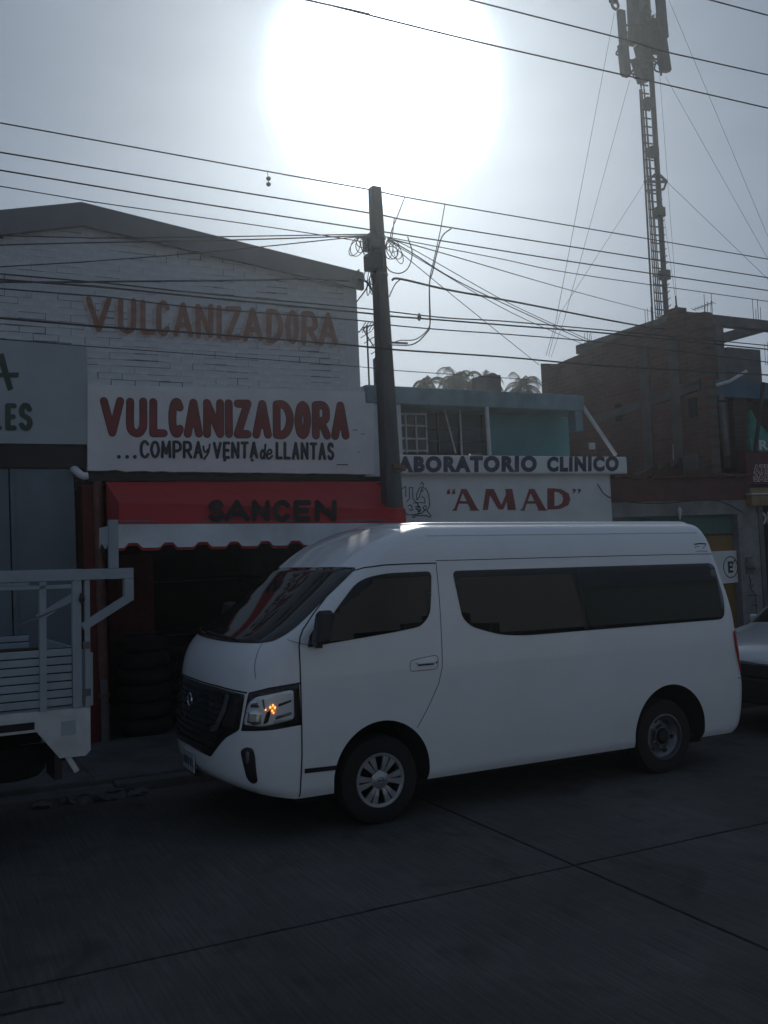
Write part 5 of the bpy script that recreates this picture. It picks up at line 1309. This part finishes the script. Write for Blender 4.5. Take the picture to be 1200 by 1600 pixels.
# wheels
def wheel(x, y, z, kind, side):
    f = -1 if side == 0 else 1   # outward direction in y
    w_ = MB(); R0, R1, W = .332, .205, .20
    prof = [(R1,f*.0),(R1+.02,f*.008),(R0-.05,f*.006),(R0-.012,-f*.008),(R0,-f*.035),(R0,-f*(W-.035)),(R0-.012,-f*(W-.01)),(R1,-f*W),(R1,f*.0)]
    par = MB().lathe(prof, (x,y,z), 44, 'y').build('wheel', M['tyre'], van, smooth=True)
    MB().lathe([(R1+.002,f*.002),(R1-.012,f*.004),(R1-.02,-f*.02),(R1-.025,-f*.16)], (x,y,z), 44, 'y').build('rim', M['wheel_dull'], par, smooth=True)
    MB().lathe([(0,-f*.10),(R1-.02,-f*.10)], (x,y,z), 32, 'y').build('brake_backing', M['arch_black'], par)
    if kind == 'cap':
        MB().lathe([(.0,f*.006),(.045,f*.006),(.06,-f*.004),(.075,-f*.01)], (x,y,z), 32, 'y').build('hub_cap', M['wheel_silver'], par, smooth=True)
        MB().lathe([(R1-.028,-f*.006),(R1-.02,f*.004),(R1-.004,f*.006),(R1,f*.0)], (x,y,z), 44, 'y').build('cap_rim', M['wheel_silver'], par, smooth=True)
        for k in range(12):
            a0 = 2*PI*k/12+(.06 if k % 2 else -.06)+.3
            hw0, hw1 = .13, .165
            mb = MB(); V = []
            for r, hw, yy in ((.06,.21,-.008),(.12,.165,.0),(R1-.018,.155,.0)):
                for s in (-1, 1):
                    a = a0+s*hw*(1 if s*(1 if k % 2 else -1) > 0 else .80); V.append((x+r*math.cos(a), y+f*yy, z+r*math.sin(a)))
            o = len(V); V += [(p[0], p[1]-f*.02, p[2]) for p in V]
            mb.add(V, [(0,1,3,2),(2,3,5,4),(6,8,9,7),(8,10,11,9),(0,2,8,6),(2,4,10,8),(1,7,9,3),(3,9,11,5),(4,5,11,10),(0,6,7,1)]).build('spoke', M['wheel_silver'], par)
        P = [(x+.024*math.cos(2*PI*i/18), y+f*.008, z+.024*math.sin(2*PI*i/18)) for i in range(18)]
        MB().tube(P, .004, 5, closed=True).build('cap_emblem', M['chrome'], par)
        MB().box((x-.028,y+f*.006,z-.005),(x+.028,y+f*.011,z+.005)).build('cap_emblem', M['chrome'], par)
    else:
        MB().lathe([(.075,f*.0-f*.03),(.085,-f*.03),(.09,-f*.075),(.135,-f*.085),(.17,-f*.04),(R1-.015,-f*.03)], (x,y,z), 44, 'y').build('steel_disc', M['wheel_dull'], par, smooth=True)
        MB().lathe([(0,-f*.0),(.05,-f*.002),(.062,-f*.02),(.065,-f*.08)], (x,y,z), 24, 'y').build('hub', M['black'], par, smooth=True)
        for k in range(6):
            a = 2*PI*k/6+.4; MB().lathe([(0,f*.0-f*.035),(.013,-f*.035),(.014,-f*.07)], (x+.098*math.cos(a),y,z+.098*math.sin(a)), 8, 'y').build('wheel_nut', M['chrome'], par)
            a += .5; MB().lathe([(0,-f*.052),(.02,-f*.052),(.02,-f*.07)], (x+.15*math.cos(a),y,z+.15*math.sin(a)), 8, 'y').build('vent_hole', M['gap'], par)
for sd_ in (0, 1):
    yy_ = .045 if sd_ == 0 else 1.835
    wheel(1.09, yy_, .33, 'cap', sd_); wheel(4.03, yy_+(.035 if sd_ == 0 else -.035), .33, 'steel', sd_)
MB().box((.5,.3,.18),(4.7,1.58,.24)).build('chassis', M['arch_black'], van)
MB().box((3.95,.35,.25),(4.1,1.55,.40)).build('rear_axle', M['arch_black'], van)

# ------------------------------------------------------------------ light coloured car behind the van
car = thing('parked_car', 'light coloured car parked behind the van, nose just visible at right edge', 'car', (6.02,.22,0), rot=SR)
ST = [ # x, half width, floor, belt z, top z, top half width
 (0,.50,.30,.62,.66,.42),(.03,.66,.24,.66,.70,.55),(.12,.78,.22,.70,.76,.66),(.30,.82,.20,.75,.84,.70),(.60,.84,.20,.82,.91,.70),(.90,.85,.20,.87,.965,.70),(1.0,.85,.20,.885,.985,.70),
 (1.05,.85,.20,.89,1.0,.69),(1.35,.85,.20,.90,1.20,.64),(1.65,.85,.20,.91,1.37,.58),(1.85,.85,.20,.92,1.43,.56),(2.3,.85,.20,.93,1.47,.56),(2.9,.85,.20,.94,1.46,.55),(3.4,.84,.20,.96,1.40,.54),(3.75,.82,.22,.98,1.18,.56),(3.95,.78,.26,.95,1.02,.6),(4.0,.70,.35,.9,.95,.55)]
mb = MB(); ns = 0
for x, hw, f_, bz, tz, th in ST:
    sec = [(-hw*.9,f_),(-hw,f_+.12),(-hw,(f_+bz)/2+.08),(-hw*.975,bz),(-th-.0,tz-.03),(-th*.85,tz-.004),(-th*.4,tz+.012),(0,tz+.018)]
    sec = sec+[(-a, b) for a, b in sec[-2::-1]]; ns = len(sec)
    bow = .0
    mb.v += [Vector((x+.22*(abs(a)/.85)**2.2*max(0,1-x/.9), .85+a, b)) for a, b in sec]
for i in range(len(ST)-1):
    for j in range(ns-1): mb.f.append((i*ns+j, i*ns+j+1, (i+1)*ns+j+1, (i+1)*ns+j))
    mb.f.append((i*ns+ns-1, i*ns, (i+1)*ns, (i+1)*ns+ns-1))
mb.f.append(tuple(range(ns))); mb.f.append(tuple((len(ST)-1)*ns+j for j in range(ns-1, -1, -1)))
cb_ = mb.build('body', M['car_silver'], car, smooth=True); cb_.data.materials.append(M['wind_glass'])
for p in cb_.data.polygons:
    i = p.index//ns; j = p.index % ns
    if i < len(ST)-1:
        if 7 <= i <= 9 and 4 <= j <= 9: p.material_index = 1
        if 8 <= i <= 13 and j in (3, 10): p.material_index = 1
        if i in (13, 14) and 4 <= j <= 9: p.material_index = 1
MB().add([(-.02,.3,.50),(-.02,1.4,.50),(-.02,1.4,.66),(-.02,.3,.66),(-.035,.35,.52),(-.035,1.35,.52),(-.035,1.35,.645),(-.035,.35,.645)],[(4,5,6,7),(0,4,7,3),(1,2,6,5),(3,7,6,2),(0,1,5,4)]).build('grille', M['gloss_black'], car)
for s in (-1, 1):
    o = MB().add([(.02,.85+s*.50,.54),(.27,.85+s*.82,.56),(.33,.85+s*.80,.72),(.06,.85+s*.52,.69),(-.01,.85+s*.50,.55),(.235,.85+s*.835,.57),(.30,.85+s*.812,.715),(.035,.85+s*.52,.685)],[(4,5,6,7),(0,4,7,3),(1,2,6,5),(3,7,6,2),(0,1,5,4)]).build('headlamp', M['gloss_black'], car)
    MB().lathe([(0,-.02),(.035,-.015),(.05,0)], (.08,.85+s*.60,.62), 12, 'x').build('lamp_lens', M['lamp_house'], o)
    for wx in (.78, 3.25):
        yy_ = .85+s*.845
        wp = MB().lathe([(.19,0),(.29,s*.004),(.305,-s*.03),(.305,-s*.18),(.19,-s*.19)], (wx,yy_,.305), 28, 'y').build('wheel', M['tyre'], car, smooth=True)
        MB().lathe([(0,s*.0),(.05,s*.002),(.17,-s*.02),(.195,s*.004)], (wx,yy_,.305), 28, 'y').build('rim', M['wheel_silver'], wp, smooth=True)
        MB().lathe([(0,s*.0),(.345,s*.0)], (wx,.85+s*.853,.31), 28, 'y').build('wheel_arch', M['arch_black'], car)
MB().box((-.03,.2,.22),(.25,1.5,.5)).build('bumper', M['black'], car, bevel=.03)
MB().tube([(1.02,.35,1.02),(1.0,.85,1.035),(1.02,1.2,1.03)], .009, 5).build('wiper', M['black'], car)
for s in (-1,1): MB().box((1.45,.85+s*.86,.95),(1.58,.85+s*1.0,1.06)).build('side_mirror', M['car_silver'], car, bevel=.02)

# ------------------------------------------------------------------ stake bed truck at the left edge
tk = thing('stake_bed_truck', 'pale stake bed pickup truck with slatted side cut off at left edge', 'truck', (-.96,.5,0), rot=(0,THETA,math.radians(3.5)))
def tl_(u, v, y=0):     # local coordinates on the near side of the truck
    p = at(u, v, .5+y); c, s = math.cos(THETA), math.sin(THETA)
    return (p.x+.96, p.z)
BL = -2.35
bt = tl_(137,1110)[1]; 
# skirt panel with slot and slanting cut
zb_ = tl_(137,1177)[1]; xr_ = 0.0
sk = [(-.21,zb_-.01),(-.035,zb_-.015),(0,zb_+.02),(0,1.04),(BL,1.06),(BL,.90),(-.36,.905)]
MB().prism(sk, 0, .03).build('side_skirt', M['truck_white'], tk)
MB().box((-1.6,-.004,.925),(-.375,.0,.975)).build('skirt_slot', M['gap'], tk); 
MB().box((BL,-.006,.908),(-.35,-.001,.922)).build('slot_lip', M['truck_white'], tk)
MB().box((-.20,-.002,.86),(-.10,-.0005,.96)).build('worn_patch', M['les_white'], tk)
MB().box((BL,.031,.96),(-.002,1.62,1.05)).build('bed_floor', M['truck_paint'], tk)
MB().box((-.03,.031,zb_+.05),(.0,1.62,.955)).build('rear_sill', M['truck_white'], tk)
# slats
zs_ = 1.065
for i in range(7):
    h = .052
    for y in (.0, 1.60): MB().box((BL,y+.004,zs_+.003),(-.12,y+.022,zs_+h)).build('slat', M['truck_paint'], tk, bevel=.004)
    zs_ += .057
for y in (.0, 1.60): MB().box((BL,y+.023,1.06),(-.12,y+.03,zs_)).build('slat_backing', M['gap'], tk)
for i in range(3):
    MB().box((BL,.004,zs_+.003+i*.057),(-.60,.022,zs_+.052+i*.057)).build('slat', M['truck_paint'], tk, bevel=.004)
# posts and rails
for y in (0, 1.58):
    for x, w_ in ((-.12,.06),(-.035,.035),(-.34,.045),(-1.1,.045),(-1.7,.045),(BL+.03,.05)):
        if y and x > -1.5: continue
        MB().box((x,y-.012,1.045),(x+w_,y+.028,1.93)).build('stake', M['truck_paint'], tk)
    MB().box((BL,y-.02,1.935),(.31,y+.035,2.01)).build('top_rail', M['truck_paint'], tk)
    MB().box((BL,y-.012,1.88),(-.125,y+.02,1.905)).build('inner_rail', M['truck_paint'], tk)
    MB().box((.245,y-.02,1.775),(.31,y+.035,1.932)).build('rack_end', M['truck_paint'], tk)
    MB().bar((-.05,y+.008,1.60),(.29,y+.008,1.80),.055,.05).build('rack_brace', M['truck_paint'], tk)
MB().box((.14,-.015,2.013),(.205,.03,2.36)).build('rack_post', M['truck_paint'], tk)
MB().bar((.28,.03,1.97),(.28,1.58,1.97),.05).build('rack_cross_bar', M['truck_paint'], tk)
MB().box((.003,.0,1.05),(.02,1.62,1.42)).build('tailgate', M['truck_paint'], tk)
MB().bar((-.56,.3,1.40),(-.14,.9,1.36),.10,.03).build('cargo_board', M['gate_brown'], tk)
MB().bar((-.5,-.016,1.63),(-.16,-.016,1.76),.012,.006).build('latch_rod', M['galv'], tk)
MB().lathe([(0,-.03),(.012,-.025),(.02,0),(.012,.04),(0,.045)], (-.06,-.03,1.80), 8, 'z').build('hook', M['black'], tk)
for z in (1.12,1.45): MB().box((-.05,-.02,z),(.0,-.012,z+.05)).build('hinge', M['galv'], tk)
# underneath
MB().box((BL,.35,.62),(-.1,.45,.75)).build('chassis_rail', M['arch_black'], tk); MB().box((BL,1.2,.62),(-.1,1.3,.75)).build('chassis_rail', M['arch_black'], tk)
MB().lathe([(0,-.09),(.26,-.09),(.3,-.05),(.3,.05),(.26,.09),(0,.09)], (-.45,.82,.56), 24, 'z').build('spare_wheel', M['tyre'], tk)
MB().bar((-.17,.03,.74),(-.09,.03,.60),.035).build('mud_flap_stay', M['truck_white'], tk); MB().box((-.24,.02,.56),(-.19,.3,.74)).build('mud_flap', M['black'], tk)
for y in (.0, 1.42):
    for x in (-1.35, -3.7):
        wp = MB().lathe([(.18,0),(.30,0),(.325,.03),(.325,.17),(.30,.2),(.18,.2)], (x,y+.0,.325), 28, 'y').build('wheel', M['tyre'], tk, smooth=True)
        MB().lathe([(0,.03),(.08,.02),(.18,.05)], (x,y,.325), 24, 'y').build('rim', M['wheel_dull'], wp)
        MB().lathe([(0,.17),(.08,.18),(.18,.15)], (x,y,.325), 24, 'y').build('rim', M['wheel_dull'], wp)
# cab (outside the frame, seen only from the side)
cabp = [(-4.55,.45),(BL-.06,.45),(BL-.06,1.62),(BL-.25,1.70),(-3.2,1.70),(-3.65,1.15),(-4.5,1.02),(-4.6,.8)]
MB().prism(cabp, .02, 1.62).build('cab', M['truck_white'], tk, bevel=.03)
for y in (.012, 1.628): MB().prism([(-3.5,1.15),(BL-.2,1.15),(BL-.28,1.62),(-3.18,1.62)], y-.004, y+.004).build('cab_window', M['glass'], tk)
MB().add([(-3.66,.2,1.19),(-3.66,1.45,1.19),(-3.24,1.4,1.66),(-3.24,.25,1.66),(-3.68,.2,1.2),(-3.68,1.45,1.2),(-3.26,1.4,1.67),(-3.26,.25,1.67)],[(4,5,6,7),(0,4,7,3),(1,2,6,5),(3,7,6,2),(0,1,5,4)]).build('windscreen', M['glass'], tk)
for y in (.25,1.4): MB().box((-4.63,y-.1,.7),(-4.58,y+.1,.86)).build('headlamp', M['lamp_house'], tk)

# ------------------------------------------------------------------ the other side of the street (mirrored in the windows)
for x0, x1, h, mt_n, lb in ((-16,-6.2,4.2,'les_white','long low pale blue house across the street behind the camera, mirrored in the van glass'),(-6.1,3.2,3.4,'les_white','lowest pale blue house across the street behind the camera with brown door'),(3.3,14,4.8,'les_white','tall pale blue house across the street behind the camera, mirrored in rear van window'),(14.1,26,3.8,'teal_pale','pale teal house across the street far behind the parked car')):
    t = thing('opposite_house', lb, 'house', ((x0+x1)/2,-13,0), group='houses across the street')
    MB().box((x0,-18,-.8),(x1,-13,h)).build('wall', M[mt_n], t)
    MB().box((x0-.0,-13.06,h-.25),(x1,-13.002,h+.12)).build('cornice', M['concrete'], t)
    k = x0+.9
    while k < x1-1.8:
        d = int(k*7) % 2
        MB().box((k,-13.03,.05 if d else 1.1),(k+(1.0 if d else 1.4),-13.002,2.2)).build('door' if d else 'window', M['gate_brown'] if d else M['window_dark'], t)
        k += 2.9
ow = MB().box((-30,-13,-.3),(30,-10.6,.12)).build('far_pavement', M['walk']); ow.rotation_euler = SR; struct(ow)

# ------------------------------------------------------------------ scattering air volume added to lift dark tones like lens glare
hz = bpy.data.materials.new('sunlit_haze'); hz.use_nodes = True; hn = hz.node_tree; hn.nodes.clear()
ho = hn.nodes.new('ShaderNodeOutputMaterial'); pv = hn.nodes.new('ShaderNodeVolumePrincipled')
pv.inputs['Color'].default_value = (.86,.95,1,1); pv.inputs['Density'].default_value = .0022; pv.inputs['Anisotropy'].default_value = .8
hn.links.new(pv.outputs[0], ho.inputs['Volume'])
hb = MB().box((-415,-415,-12), (415,415,31)).build('haze', hz); stuff(hb); hb.display_type = 'WIRE'

# tidy helper marks
for o in bpy.data.objects:
    if '_abs' in o.keys(): del o['_abs']
